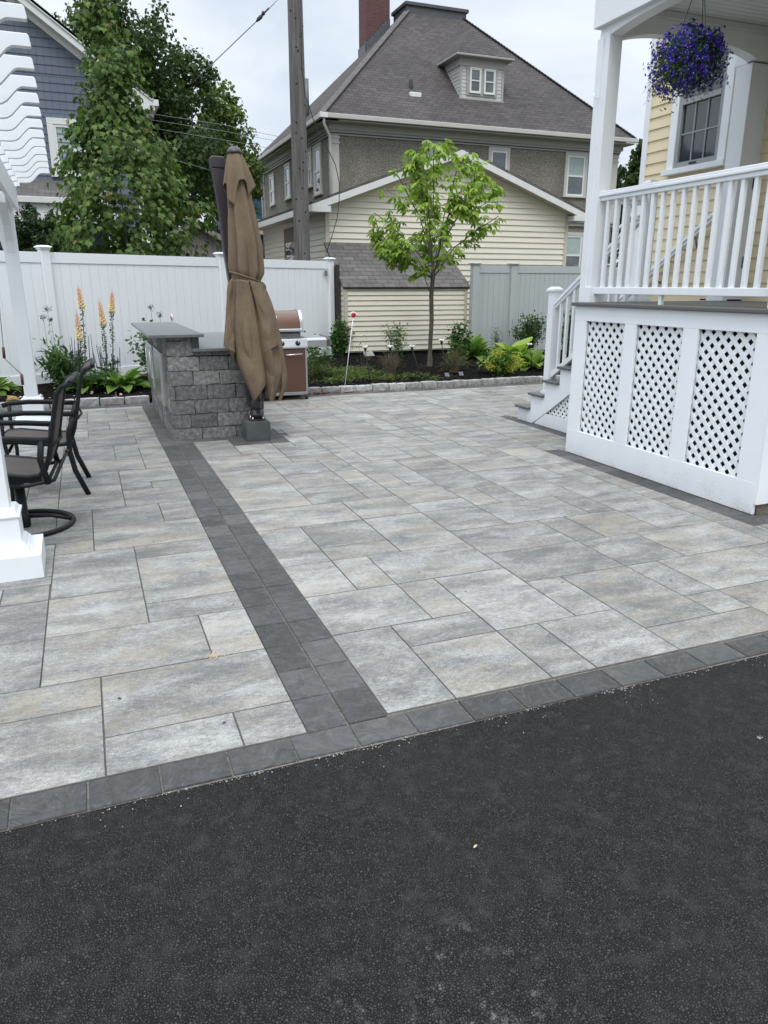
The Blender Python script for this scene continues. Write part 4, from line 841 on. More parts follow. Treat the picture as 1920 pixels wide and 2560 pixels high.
for i, (z, yn) in enumerate(st):
    z += .008; m = MB(); m.box(4.815, 6.12, max(6.042, yn-.30), yn, z-.028, z); m.build('stair_tread', M['deckfloor'], dk, bevel=.006)
    m = MB(); m.box(4.875, 6.10, yn-.045, yn-.028, z-.205, z-.029); m.build('stair_riser', M['trimw'], dk)
saw = [(7.85, 0), (7.85, .149)]
for i, (z, yn) in enumerate(st):
    nx = st[i+1][1] if i+1 < len(st) else 6.042; saw += [(nx-.03 if i+1 < len(st) else nx, z-.021)]
    if i+1 < len(st): saw += [(nx-.03, st[i+1][0]-.021)]
saw += [(6.042, .93), (7.26, .155), (7.52, 0)]
# stringer as two convex-ish pieces handled by a plain n-gon
for xx in (4.85, 6.09):
    m = MB(); m.prism(saw, (xx, 0, 0), (0, 1, 0), (0, 0, 1), (.022, 0, 0)); m.build('stringer', M['skirt'], dk)
m = MB(); m.prism([(6.042, .004), (7.49, .004), (7.258, .152), (6.042, .152)], (4.853, 0, 0), (0, 1, 0), (0, 0, 1), (.018, 0, 0)); m.build('stair_kickboard', M['skirt'], dk)
m = MB(); lattice(m, [(6.042, .14), (7.285, .14), (6.042, .945)], (4.888, 0, 0), (0, 1, 0), (-1, 0, 0), .055, .030); m.build('lattice_panel', M['vinyl'], dk)
m = MB(); m.box(5.2, 5.22, 6.05, 7.2, 0, .9); m.build('shade_backing', M['dark'], dk)  # black board added under the stairs as painted shade behind the lattice
m = MB(); m.box(6.0, 6.14, 5.86, 6.28, DZ+.001, DZ+.016); tag(m.build('doormat', M['mat_floor'], None, bevel=.004), 'dark doormat lying on the porch floor by the yellow wall', 'doormat')
# railings
def newel(parent, x, y, z0, z1, w=.105, cap=True):
    m = MB(); h = w/2; m.box(x-h, x+h, y-h, y+h, z0, z1-.05); p = m.build('newel_post', M['vinyl'], parent, bevel=.006)
    m = MB(); b = h+.018; m.box(x-b, x+b, y-b, y+b, z0, z0+.03); m.box(x-h-.009, x+h+.009, y-h-.009, y+h+.009, z0+.03, z0+.045); m.build('post_skirt', M['vinyl'], p, bevel=.004)
    m = MB(); m.box(x-b, x+b, y-b, y+b, z1-.051, z1-.025); c = b-.004; m.add([(x-c, y-c, z1-.026), (x+c, y-c, z1-.026), (x+c, y+c, z1-.026), (x-c, y+c, z1-.026), (x-c*.5, y-c*.5, z1), (x+c*.5, y-c*.5, z1), (x+c*.5, y+c*.5, z1), (x-c*.5, y+c*.5, z1)], [(0, 1, 5, 4), (1, 2, 6, 5), (2, 3, 7, 6), (3, 0, 4, 7), (4, 5, 6, 7)]); m.build('post_cap', M['vinyl'], p, bevel=.003)
def toprail(m, p, q):
    m.beam(p, q, .052, .034); p, q = Vector(p), Vector(q); m.beam(p+Vector((0, 0, .030)), q+Vector((0, 0, .030)), .078, .026); m.beam(p+Vector((0, 0, .0535)), q+Vector((0, 0, .0535)), .056, .020)
rl = thing('porch_railing', 'white vinyl railing along the front edge of the porch deck', 'railing', (4.38, 5, DZ))
m = MB(); toprail(m, (4.375, 5.87, 2.30), (4.375, 3.84, 2.30)); m.build('top_rail', M['vinyl'], rl, bevel=.006)
m = MB(); m.box(4.348, 4.402, 3.84, 5.875, 1.500, 1.560); m.build('bottom_rail', M['vinyl'], rl, bevel=.005)
by = 5.77; 
while by > 3.92:
    m = MB(); m.box(4.375-.0165, 4.375+.0165, by-.0165, by+.0165, 1.558, 2.29); m.build('baluster', M['vinyl'], rl, bevel=.003); by -= .114
m = MB(); m.box(4.36, 4.39, 4.98, 5.01, DZ, 1.502); m.build('foot_block', M['vinyl'], rl)
sr = thing('stair_railing', 'white stair railing with capped newel posts on the open side of the porch stairs', 'railing', (4.95, 7.3, 0))
newel(sr, 4.955, 7.37, .358, 1.56); newel(sr, 5.0, 6.0, DZ, 2.50)
sl = .636
m = MB(); toprail(m, (4.955, 7.33, 1.335), (4.955, 6.05, 1.335+1.28*sl)); m.build('top_rail', M['vinyl'], sr, bevel=.005)
m = MB(); m.beam((4.955, 7.335, .575), (4.955, 6.05, .575+1.285*sl), .05, .055); m.build('bottom_rail', M['vinyl'], sr, bevel=.005)
for k in range(10):
    y = 7.225-.118*k; z0 = .59+(7.335-y)*sl; z1 = 1.325+(7.33-y)*sl; m = MB(); m.box(4.955-.0165, 4.955+.0165, y-.0165, y+.0165, z0, z1); m.build('baluster', M['vinyl'], sr, bevel=.003)
m = MB(); toprail(m, (4.44, 6.0, 2.30), (4.95, 6.0, 2.30)); m.build('top_rail', M['vinyl'], sr, bevel=.005)
m = MB(); m.box(4.44, 4.95, 5.974, 6.026, 1.50, 1.56); m.build('bottom_rail', M['vinyl'], sr, bevel=.004)
for k in range(3):
    x = 4.54+.115*k; m = MB(); m.box(x-.0165, x+.0165, 5.983, 6.017, 1.558, 2.29); m.build('baluster', M['vinyl'], sr, bevel=.003)
wr = thing('wall_handrail', 'white sloping handrail fixed to the yellow clapboard wall above the stairs', 'handrail', (6.1, 7, 1.8))
m = MB(); toprail(m, (6.10, 6.28, 2.25), (6.10, 7.95, 2.25-1.67*.63)); m.build('rail', M['vinyl'], wr, bevel=.005)
for y in (6.55, 7.1): z = 2.25-(y-6.28)*.63; m = MB(); m.tube([(6.2, y, z-.13), (6.14, y, z-.12), (6.10, y, z-.02)], .012, 8); m.build('bracket', M['castal'], wr)
# porch roof: posts, arched beams, ceiling
pr = thing('porch_roof', 'white porch roof frame with square corner posts arched beams and beadboard ceiling', 'porch roof', (5, 5, DZ))
for (x0, x1, y0, y1) in ((4.315, 4.445, 5.862, 5.995), (4.315, 4.445, 3.735, 3.868)):
    m = MB(); m.box(x0, x1, y0, y1, DZ, 3.60); p = m.build('porch_post', M['paint'], pr, bevel=.004)
    m = MB(); m.box(x0-.014, x1+.014, y0-.014, y1+.014, DZ+.0005, DZ+.135); m.build('post_base', M['paint'], p, bevel=.003)
    m = MB(); m.box(x0-.012, x0, (y0+y1)/2+.0, y1+.012, DZ+.136, 3.56); m.build('corner_strip', M['paint'], p)
def archbeam(a0, a1, rise, fixed, t, axis, zs=3.545, zt=4.0, nm='arched_beam'):
    n = 24; pts = [(a0, zt), (a0, zs)]
    for i in range(n+1):
        u = i/n; s = 2*u-1; z = zs+rise*(1-abs(s)**3.2)
        pts.append((a0+.06*0+(a1-a0)*u, z))
    pts += [(a1, zt)]
    # as strips so every piece is convex
    m = MB()
    for i in range(n):
        p, q = pts[2+i], pts[3+i]; poly = [(p[0], p[1]), (q[0], q[1]), (q[0], zt), (p[0], zt)]
        if axis == 'y': m.prism(poly, (fixed, 0, 0), (0, 1, 0), (0, 0, 1), (t, 0, 0))
        else: m.prism(poly, (0, fixed, 0), (1, 0, 0), (0, 0, 1), (0, t, 0))
    return m.build(nm, M['paint'], pr)
archbeam(5.995, 3.735, .075, 4.322, .115, 'y'); archbeam(4.438, 5.95, .085, 5.872, .116, 'x'); m = MB(); m.box(5.951, 6.199, 5.872, 5.988, 3.545, 4.0); m.build('beam_end', M['paint'], pr); archbeam(4.438, 5.95, .085, 3.742, .116, 'x')
m = MB(); m.box(4.272, 4.321, 3.70, 6.04, 3.645, 4.2); m.box(4.321, 6.2, 5.9885, 6.04, 3.645, 4.2); m.build('fascia_board', M['paint'], pr, bevel=.003)
m = MB(); m.box(4.20, 6.25, 3.62, 6.12, 4.2, 4.30); m.build('roof_slab', M['gutter'], pr, bevel=.01)
m = MB(); 
k = 0; y = 3.86
while y < 5.87: m.box(4.44, 6.195, y+.003, y+.068, 3.80, 3.815); y += .0715
m.box(4.44, 6.195, 3.86, 5.87, 3.8075, 3.83); m.build('beadboard_ceiling', M['ceil'], pr)
m = MB(); m.box(4.437, 4.47, 3.86, 5.87, 3.74, 3.7995); m.box(4.47, 6.195, 5.84, 5.8715, 3.74, 3.7995); m.build('ceiling_moulding', M['ceil'], pr, bevel=.008)
m = MB(); m.tube([(4.30, 5.93, 3.12), (4.285, 5.93, 3.10), (4.27, 5.945, 3.105), (4.268, 5.96, 3.13), (4.28, 5.965, 3.15)], .004, 6); m.build('cup_hook', M['whitepl'], pr)
# ================================================================== yellow house
yh = thing('yellow_house', 'yellow clapboard house with white trim rising behind the porch on the right', 'house', (6.2, 6, 0))
m = MB(); siding(m, [(2.2, .3), (7.56, .3), (7.56, 6.5), (2.2, 6.5)], (6.2, 0, 0), (0, 1, 0), (-1, 0, 0), .118, .014, .3); m.build('clapboard_wall', M['yellow'], yh)
m = MB(); m.box(6.205, 12, 2.2, 7.60, 0, 6.5); m.build('wall_core', M['yellow'], yh)
m = MB(); siding(m, [(6.3, .3), (12, .3), (12, 6.5), (6.3, 6.5)], (0, 7.602, 0), (1, 0, 0), (0, 1, 0), .118, .014, .3); m.build('rear_wall', M['yellow'], yh)
m = MB(); m.box(6.172, 6.30, 7.545, 7.625, 0.0, 6.5); m.build('corner_board', M['paint'], yh, bevel=.003)
m = MB(); m.box(6.15, 6.2, 2.2, 7.545, 0, .3); m.build('foundation', M['aggregate'], yh)
m = MB(); m.box(5.955, 6.20, 5.925, 6.115, DZ+.001, 3.53); m.box(5.957, 6.20, 5.992, 6.15, 3.532, 4.0); p = m.build('pilaster', M['paint'], yh, bevel=.004)
m = MB(); m.box(5.94, 6.20, 5.91, 6.13, DZ+.0015, DZ+.12); m.build('pilaster_base', M['paint'], p, bevel=.003)
w = window(yh, (6.186, 0, 0), (0, 1, 0), (-1, 0, 0), 6.42, 7.05, 2.78, 4.18, M['paint'], simple('gray_sash', (.26, .27, .27), .5, .05, 5), M['glass'], tw=.10, fw=.05, grid=(3, 2), meet=.46, head=.03)
m = MB(); m.box(6.128, 6.132, 6.70, 6.80, 2.798, 2.818); m.build('sash_sticker', M['dark'], w)
m = MB(); m.box(5.75, 12.5, 2.0, 8.2, 6.5, 6.7); m.build('roof_slab', M['gutter'], yh)
ol = MB(); q = at(1825, 657, 6.0); ol.box(6.13, 6.187, 5.85, 5.93, 1.76, 1.86)
o_ = thing('hose_valve', 'weathered hose valve box mounted low on the yellow wall behind the railing', 'valve box', (6.17, 6.0, 1.8))
m = MB(); c = at(1838, 662, 6.25); c = _C+(c-_C)*((6.16)/(c[0])); m.box(6.125, 6.19, c[1]-.045, c[1]+.045, c[2]-.05, c[2]+.045); m.build('valve_body', simple('aged_brass', (.10, .075, .05), .6, .2, 20), o_, bevel=.012)
m = MB(); m.lathe([(.0, -.03), (.055, -.028), (.06, .0), (.04, .03), (0, .035)], (6.15, c[1]+.085, c[2]+.0), 14); m.build('valve_wheel', simple('aged_brass2', (.22, .15, .09), .6, .25, 20), o_)
m = MB(); c = at(1852, 662, 6.25); m.box(6.14, 6.19, 5.90, 5.955, 1.74, 1.85); m.build('cover_plate', M['castal'], o_, bevel=.006)
dl = thing('door_bell_box', 'small gray box with black front fixed high on the yellow wall beside the pilaster', 'wall box', (6.18, 5.9, 2.5))
c = at(1890, 457, 6.0); c = _C+(c-_C)*(6.17/c[0]); m = MB(); m.box(6.15, 6.19, c[1]-.03, c[1]+.03, c[2]-.06, c[2]+.07); m.build('housing', M['castal'], dl, bevel=.006)
m = MB(); m.box(6.145, 6.151, c[1]-.005, c[1]+.022, c[2]-.04, c[2]+.05); m.build('front_plate', M['rubber'], dl)
# ================================================================== hanging basket
bc = np.array([4.43, 5.0, 3.17])
hb = thing('hanging_basket', 'hanging basket overflowing with violet blue lobelia flowers under the porch roof', 'hanging basket', tuple(bc))
m = MB(); m.lathe([(.08, -.13), (.12, -.11), (.16, 0.0), (.165, .01), (.15, .01), (.1, -.08)], tuple(bc), 24); m.build('pot', M['rubber'], hb)
m = MB(); top = (bc[0]+.02, bc[1], 3.78)
for k in range(3): a = k*2.1+.4; m.tube([top, (bc[0]+.16*math.cos(a), bc[1]+.16*math.sin(a), bc[2]+.01)], .0035, 5)
m.tube([top, (top[0], top[1], 3.80)], .006, 6); m.build('hanger', simple('green_hanger', (.04, .10, .09), .5, .1, 9), hb)
def basket_pts(n, shell):
    out = []
    while len(out) < n:
        v = RNG.normal(size=3); v /= np.linalg.norm(v); rr = RNG.uniform(.72, 1.02) if shell else RNG.uniform(.35, .92)
        x, y, z = v*rr; r = .232*(1+.42*noise.noise(Vector((v[0]*1.9+4, v[1]*1.9, v[2]*1.9))))
        p = np.array([x*r, y*r, z*r*.80+.05])
        if z < -.15: p[2] -= RNG.random()**2*.13; p[0] -= RNG.random()*.05*max(0, -x+.6)
        if x < -.25: p[0] -= RNG.random()**2*.13; p[2] -= RNG.random()**1.5*.14
        out.append(bc+p)
    return np.array(out)
P = basket_pts(1600, True); D = P-bc+RNG.normal(size=P.shape)*.10; X, Y, Z = frames(D)
fv = np.array([(0, 0, 0), (-.5, .2, .3), (-.15, .55, .4), (0, .1, .3), (.15, .55, .4), (.5, .2, .3), (-.45, -.1, .35), (-.2, -.6, .45), (.2, -.6, .45), (.45, -.1, .35), (0, 0, .25)]); ff = np.array([(10, 1, 2, 3), (10, 3, 4, 5), (10, 6, 7, 8), (10, 7, 8, 9)])
Cc = np.ones((len(P), 4)); Cc[:, 0] = RNG.random(len(P))**1.3; Cc[:, 1] = 0
# orient flowers to face outward (Z axis out)
X2, Z2, Y2 = X, D/np.linalg.norm(D, axis=1, keepdims=True), Z
instmesh('flowers', fv, ff, P, X2, Y2, Z2, RNG.uniform(.019, .031, len(P)), M['lobelia'], hb, Cc)
k = RNG.random(len(P)) < .5; C2 = np.ones((k.sum(), 4)); C2[:, 0] = 1; C2[:, 1] = 1
instmesh('flower_eyes', np.array([(-.5, -.5, 0), (.5, -.5, 0), (.5, .5, 0), (-.5, .5, 0)]), np.array([(0, 1, 2, 3)]), P[k]+Z2[k]*.008, X2[k], Y2[k], Z2[k], np.full(k.sum(), .0045), M['lobelia'], hb, C2)
P = basket_pts(3600, False); X, Y, Z = frames(RNG.normal(size=P.shape)); Cc = np.ones((len(P), 4)); Cc[:, 0] = RNG.random(len(P)); Cc[:, 1] = 0
leaf = np.array([(0, -.5, 0), (.28, 0, .1), (0, .5, 0), (-.28, 0, .1)]); lf = np.array([(0, 1, 2, 3)])
instmesh('foliage', leaf, lf, P, X, Y, Z, RNG.uniform(.016, .034, len(P)), M['plant'], hb, Cc)
P = basket_pts(420, True); 
st_ = MB()
for p in P[:240]:
    c = bc+np.array([0, 0, .03]); mid = (c+p)/2+np.array([0, 0, .03]); e = p+(p-c)*.10+np.array([0, 0, -.03]); st_.tube([tuple(mid), tuple(p), tuple(e)], .0012, 3, cap=False)
st_.build('stems', M['stemg'], hb)
# ================================================================== roofs etc
def roofpoly(m, pts, eave_dir, th=.06):
    """planar roof slab from 3-D points; uv in metres with v up the slope"""
    P = [Vector(p) for p in pts]; n = (P[1]-P[0]).cross(P[2]-P[0]).normalized()
    if n.z < 0: n = -n
    U = Vector(eave_dir).normalized(); Vv = n.cross(U).normalized()
    if Vv.z < 0: Vv = -Vv
    O = P[0]; poly = [((p-O).dot(U), (p-O).dot(Vv)) for p in P]; m.prism(poly, O, U, Vv, -n*th)
# ---- lean-to shed against the garage
shd = thing('lean_to_shed', 'small cream sided lean-to shed with gray shingle roof behind the young tree', 'shed', (6.5, 15.8, 0))
sx0, sx1, sy = 5.09, 7.93, 15.2
m = MB(); siding(m, [(sx0, .23), (sx1, .23), (sx1, 1.53), (sx0, 1.53)], (0, sy, 0), (1, 0, 0), (0, -1, 0), .104, .021); m.build('front_wall', M['cream'], shd)
m = MB(); siding(m, [(0, .23), (1.28, .23), (1.28, 2.42), (0, 1.50)], (sx0, sy, 0), (0, 1, 0), (-1, 0, 0), .104, .013); m.build('side_wall', M['cream'], shd); m = MB(); siding(m, [(0, .23), (1.28, .23), (1.28, 2.42), (0, 1.50)], (sx1, sy, 0), (0, 1, 0), (1, 0, 0), .104, .013); m.build('side_wall', M['cream'], shd)
m = MB(); m.box(sx0+.003, sx1-.003, sy+.003, sy+1.28, .2, 1.50); m.build('wall_core', M['cream'], shd)
m = MB(); m.box(sx0+.1, sx1-.1, sy+.10, sy+1.2, -.05, .22); m.build('crawl_space_shade', M['dark'], shd)  # near-black box added to paint the shade in the gap below the shed
m = MB()
for a in (sx0, sx1-.05): m.box(a-.016, a+.05, sy-.026, sy+.05, .20, 1.50)
m.box(sx0-.02, sx1+.02, sy-.027, sy-.0005, 1.465, 1.535); m.build('corner_trim', M['creamtrim'], shd, bevel=.003)
m = MB(); roofpoly(m, [(sx0-.05, sy-.07, 1.535), (sx1+.06, sy-.07, 1.535), (sx1-.02, 16.44, 2.47), (sx0-.05, 16.44, 2.47)], (1, 0, 0), .05); m.build('roof', M['roofgray'], shd)
# ---- cream garage
gg = thing('cream_garage', 'cream sided garage with white gable trim standing behind the shed', 'garage', (8.2, 17, 0))
gx0_, gx1_, gyf, gyb, ax = 5.11, 11.32, 16.5, 22.5, 8.215
EZ, AZ = 3.20, 4.45; sl2 = (AZ-EZ)/3.5
def gz(x): return AZ-abs(x-ax)*sl2
m = MB(); siding(m, [(gx0_, 0), (gx1_, 0), (gx1_, gz(gx1_)-.10), (ax, AZ-.10), (gx0_, gz(gx0_)-.10)], (0, gyf, 0), (1, 0, 0), (0, -1, 0), .128, .024, 0); m.build('gable_wall', M['cream'], gg)
m = MB(); siding(m, [(0, 0), (gyb-gyf, 0), (gyb-gyf, gz(gx0_)-.1), (0, gz(gx0_)-.1)], (gx0_, gyf, 0), (0, 1, 0), (-1, 0, 0), .128, .014, 0); m.build('side_wall', M['cream'], gg); m = MB(); siding(m, [(0, 0), (gyb-gyf, 0), (gyb-gyf, gz(gx1_)-.1), (0, gz(gx1_)-.1)], (gx1_, gyf, 0), (0, 1, 0), (1, 0, 0), .128, .014, 0); m.build('side_wall', M['cream'], gg)
m = MB(); m.prism([(gx0_+.003, 0), (gx1_-.003, 0), (gx1_-.003, gz(gx1_)-.1), (ax, AZ-.11), (gx0_+.003, gz(gx0_)-.1)], (0, gyf+.003, 0), (1, 0, 0), (0, 0, 1), (0, gyb-gyf, 0)); m.build('wall_core', M['cream'], gg)
m = MB()
for a in (gx0_-.017, gx1_-.075): m.box(a, a+.092, gyf-.03, gyf+.05, 0, gz(gx0_)-.12)
m.build('corner_trim', M['creamtrim'], gg, bevel=.003)
xo, yo = 3.5, gyf-.32
m = MB(); roofpoly(m, [(ax-xo, yo, EZ+.06), (ax, yo, AZ+.06), (ax, gyb+.1, AZ+.06), (ax-xo, gyb+.1, EZ+.06)], (0, 1, 0), .05); roofpoly(m, [(ax+xo, yo, EZ+.06), (ax, yo, AZ+.06), (ax, gyb+.1, AZ+.06), (ax+xo, gyb+.1, EZ+.06)], (0, 1, 0), .05); m.build('roof', M['roofgray'], gg)
m = MB(); h = .17
for s in (-1, 1):
    m.prism([(ax, AZ-h+.03), (ax+s*xo, EZ-h+.03), (ax+s*xo, EZ+.0), (ax, AZ+.0)], (0, yo-.0, 0), (1, 0, 0), (0, 0, 1), (0, .025, 0))
    m.box(min(ax+s*xo, ax+s*(xo-.02)), max(ax+s*xo, ax+s*(xo-.02)), yo+.026, gyb, EZ-.13, EZ+.005)
    a, b = sorted((ax+s*(xo-.022), ax+s*(xo-.42))); m.prism([(a, EZ-.14), (b, EZ-.14), (b, EZ-.02), (a, EZ-.02)], (0, yo-.003, 0), (1, 0, 0), (0, 0, 1), (0, .30, 0))
m.build('white_fascia', M['gutter'], gg, bevel=.003)
m = MB()
for s in (-1, 1):
    m.prism([(ax, AZ-.115), (ax+s*(xo-.02), EZ-.115), (ax+s*(xo-.02), EZ-.10), (ax, AZ-.10)], (0, yo+.026, 0), (1, 0, 0), (0, 0, 1), (0, .31, 0)); a, b = sorted((ax+s*(xo-.022), ax+s*(gx1_-ax))); m.box(a, b, yo+.30, gyb, EZ-.125, EZ-.115)
m.build('soffit', M['creamtrim'], gg)
m = MB(); m.prism([(18.80, 0), (20.05, 0), (20.05, 2.95), (18.80, 2.95)], (gx0_-.018, 0, 0), (0, 1, 0), (0, 0, 1), (-.03, 0, 0)); d = m.build('door_frame', M['browntrim'], gg, bevel=.004)
m = MB(); m.box(gx0_-.054, gx0_-.0485, 19.0, 19.85, 0, 2.6); m.build('dark_doorway', M['glass'], d)
# ---- brown stucco house
sh_ = thing('stucco_house', 'large brown stucco house with steep hipped shingle roof and dormer', 'house', (15, 33, 0))
hx0, hx1, hy0, hy1, ez, pit = 8.64, 22.35, 28.0, 40.6, 7.42, .95
wx0, wx1, wy0, wy1 = 9.16, 21.9, 28.6, 40.0
m = MB(); m.box(wx0, wx1, wy0, wy1, 0, 7.0); m.build('stucco_wall', M['stucco'], sh_)
M['hipcap'] = simple('hip_cap', (.10, .09, .085), .95, .25, 5); D_ = 5.6; tz = ez+D_*pit; tx0, tx1, ty0, ty1 = hx0+D_, 17.0, hy0+D_, hy1-D_
m = MB(); roofpoly(m, [(hx0, hy0, ez), (hx1, hy0, ez), (tx1, ty0, tz), (tx0, ty0, tz)], (1, 0, 0)); roofpoly(m, [(hx0, hy0, ez), (tx0, ty0, tz), (tx0, ty1, tz), (hx0, hy1, ez)], (0, 1, 0)); roofpoly(m, [(hx1, hy0, ez), (hx1, hy1, ez), (tx1, ty1, tz), (tx1, ty0, tz)], (0, 1, 0)); roofpoly(m, [(hx0, hy1, ez), (tx0, ty1, tz), (tx1, ty1, tz), (hx1, hy1, ez)], (1, 0, 0)); rf_ = m.build('hipped_roof', M['roofbrown'], sh_)
for p, q in (((hx0, hy0, ez), (tx0, ty0, tz)), ((hx1, hy0, ez), (tx1, ty0, tz))):
    m = MB(); p, q = Vector(p), Vector(q); L = (q-p).length; nseg = int(L/.16)
    for i in range(nseg): a = p+(q-p)*(i/nseg)+Vector((0, 0, .012)); b = p+(q-p)*((i+1)/nseg+.002)+Vector((0, 0, .035)); m.beam(a, b, .26, .03)
    m.build('hip_cap_shingles', M['hipcap'], rf_)
m = MB(); m.box(tx0-.05, tx1+.05, ty0-.05, ty1+.05, tz-.25, tz+.28); m.box(tx0-.13, tx1+.13, ty0-.13, ty1+.13, tz+.22, tz+.36); m.build('ridge_curb', simple('lead_flashing', (.06, .06, .065), .5, .2, 5), rf_, bevel=.02)
m = MB(); m.box(hx0-.02, hx1+.02, hy0-.09, hy0+.02, ez-.16, ez-.0); m.box(hx0-.09, hx0+.02, hy0-.09, hy1, ez-.161, ez-.001); m.build('gutter', M['housetrimlt'], sh_, bevel=.02)
m = MB(); m.box(hx0-.12, hx0+.16, hy0-.12, hy0+.10, ez-.17, ez+.0); m.build('gutter_corner', M['gutter'], sh_, bevel=.01)
m = MB(); m.box(hx0+.05, hx1-.05, hy0+.03, wy0+.1, ez-.22, ez-.17); m.box(hx0+.05, wx0+.1, hy0+.03, hy1-.1, ez-.221, ez-.171); m.build('eave_soffit', M['housetrim'], sh_)
m = MB()
for (dz0, dz1, o) in ((-.42, -.22, .16), (-.50, -.42, .10), (-.585, -.54, .07)): m.box(wx0-o, wx1+o, wy0-o, wy0+.02, ez+dz0, ez+dz1); m.box(wx0-o, wx0+.02, wy0+.02, wy1, ez+dz0, ez+dz1)
m.box(wx0-.05, wx1+.05, wy0-.05, wy0, ez-.54, ez-.50); m.box(wx0-.05, wx0, wy0, wy1, ez-.54, ez-.50)
m.build('cornice', M['housetrim'], sh_); m = MB(); m.box(wx0-.075, wx1+.075, wy0-.075, wy0-.051, ez-.538, ez-.495); m.build('cornice_stripe', M['navy'], sh_)
for xx in (wx0-.04, wx1-.26):
    m = MB(); m.box(xx, xx+.30, wy0-.045, wy0, 4.2, 6.87); m.box(xx-.03, xx+.33, wy0-.07, wy0, 6.55, 6.62); m.box(xx-.03, xx+.33, wy0-.072, wy0, 6.73, 6.79); m.build('corner_pilaster', M['housetrimlt'], sh_)
for a, b in ((wy0, wy0+.28), (wy1-.3, wy1)): m = MB(); m.box(wx0-.045, wx0, a, b, 4.2, 6.87); m.build('corner_pilaster', M['housetrimlt'], sh_)
m = MB(); m.box(wx0-.08, wx1+.08, wy0-.08, wy0, 3.98, 4.20); m.box(wx0-.15, wx1+.15, wy0-.15, wy0, 4.12, 4.18); m.box(wx0-.08, wx0, wy0, wy1, 3.98, 4.20); m.build('belt_course', M['housetrim'], sh_)
m = MB(); m.tube([(hx0+.05, hy0-.0, ez-.15), (hx0+.06, hy0+.05, ez-.34), (wx0-.16, wy0-.2, ez-.62), (wx0-.10, wy0-.10, ez-.8), (wx0-.10, wy0-.10, 3.0)], .052, 8); m.build('downspout', M['gutter'], sh_)
m = MB(); m.tube([(wx0-.12, wy1-.1, 6.9), (wx0-.12, wy1-.1, 3.0)], .05, 8); m.build('downspout', M['housetrim'], sh_)
lowp = (M['blind'], M['glassl'])
for (a, b, c, d, pn) in ((12.97, 13.68, 5.15, 6.72, (M['blind'], M['blind'])), (15.80, 16.53, 5.15, 6.70, (M['glassl'], M['glassl'])), (19.42, 20.28, 5.16, 6.72, (M['curtain'], M['glassl'])), (19.52, 20.40, 2.0, 3.60, (M['curtain'], M['glassl']))):
    window(sh_, (0, wy0, 0), (1, 0, 0), (0, -1, 0), a, b, c, d, M['housetrimlt'], M['gutter'], M['glassl'], tw=.13, fw=.07, lower=pn)
for (a, b, c, d) in ((30.02, 30.85, 5.00, 6.68), (34.75, 35.5, 5.30, 6.62), (37.75, 38.5, 5.30, 6.55), (33.05, 33.55, 5.2, 6.65), (31.35, 31.75, 5.4, 6.7)):
    window(sh_, (wx0, 0, 0), (0, 1, 0), (-1, 0, 0), a, b, c, d, M['housetrimlt'], M['gutter'], M['glassl'], tw=.13, fw=.09)
# chimney
m = MB(); m.box(12.87, 14.0, 35.0, 35.9, 9.0, 17.0); chm = m.build('chimney', M['brick'], sh_)
m = MB(); 
for i in range(9): a = 12.84+.13*i; zz = ez+(a-hx0)*pit; m.box(a, a+.125, 34.965, 34.999, zz-.05, zz+.42)
m.box(12.835, 12.869, 34.965, 35.95, 11.0, 11.75); m.build('flashing', simple('lead', (.08, .09, .105), .5, .2, 4), chm)
# vent pipes
m = MB(); p0 = at(1027, 250, 29.5); m.tube([(p0[0], 29.5, 8.5), (p0[0], 29.5, 9.12)], .075, 10); vp = m.build('vent_pipe', M['rubber'], sh_)
m = MB(); m.box(p0[0]-.2, p0[0]+.28, 29.1, 29.6, 8.42, 8.62); m.T = None; m.build('pipe_flashing', M['gutter'], vp, bevel=.03)
m = MB(); m.tube([(9.52, 33.0, 8.0), (9.52, 33.0, 9.65)], .09, 10); m.build('vent_pipe', simple('green_copper', (.10, .13, .12), .6, .2, 9), sh_)
# dormer
dm = MB(); dy = 29.27; dx0, dx1 = 15.13-.32, 17.07-.38
q0, q1, q2, q3 = at(1149, 247, dy), at(1255, 256, dy), at(1151, 141, dy), at(1257, 150, dy); dx0, dx1 = q0[0], q1[0]; zb, zt_ = 8.62, (q2[2]+q3[2])/2-.05
siding(dm, [(dx0, zb), (dx1, zb), (dx1, zt_), (dx0, zt_)], (0, dy, 0), (1, 0, 0), (0, -1, 0), .13, .014); yb = hy0+(zt_-ez)/pit
siding(dm, [(0, zb), (yb-dy, zt_), (0, zt_)], (dx0, dy, 0), (0, 1, 0), (-1, 0, 0), .13, .014); siding(dm, [(0, zb), (yb-dy, zt_), (0, zt_)], (dx1, dy, 0), (0, 1, 0), (1, 0, 0), .13, .014)
dr = dm.build('dormer', simple('dormer_siding', (.42, .42, .40), .6, .05, 4), sh_)
m = MB(); m.box(dx0+.01, dx1-.01, dy+.01, dy+.2, zb, zt_); m.build('dormer_core', M['housetrim'], dr)
m = MB(); m.box(dx0-.03, dx0+.06, dy-.03, dy, zb-.05, zt_); m.box(dx1-.06, dx1+.03, dy-.03, dy, zb-.05, zt_); m.box(dx0-.06, dx1+.06, dy-.05, dy+.1, zt_-.28, zt_); m.box(dx0-.05, dx0, dy, yb-.3, zt_-.28, zt_); m.box(dx0-.05, dx1+.05, dy-.06, dy, zb-.08, zb); m.build('dormer_trim', M['housetrim'], dr)
ov = .30; e0, e1 = dx0-ov, dx1+ov; ey = dy-ov; mid = (e0+e1)/2; rise = (e1-e0)/2*1.02; byy = hy0+(zt_+.1-ez)/pit+.2; az_ = zt_+.1+rise; ryb = hy0+(az_-ez)/pit+.1
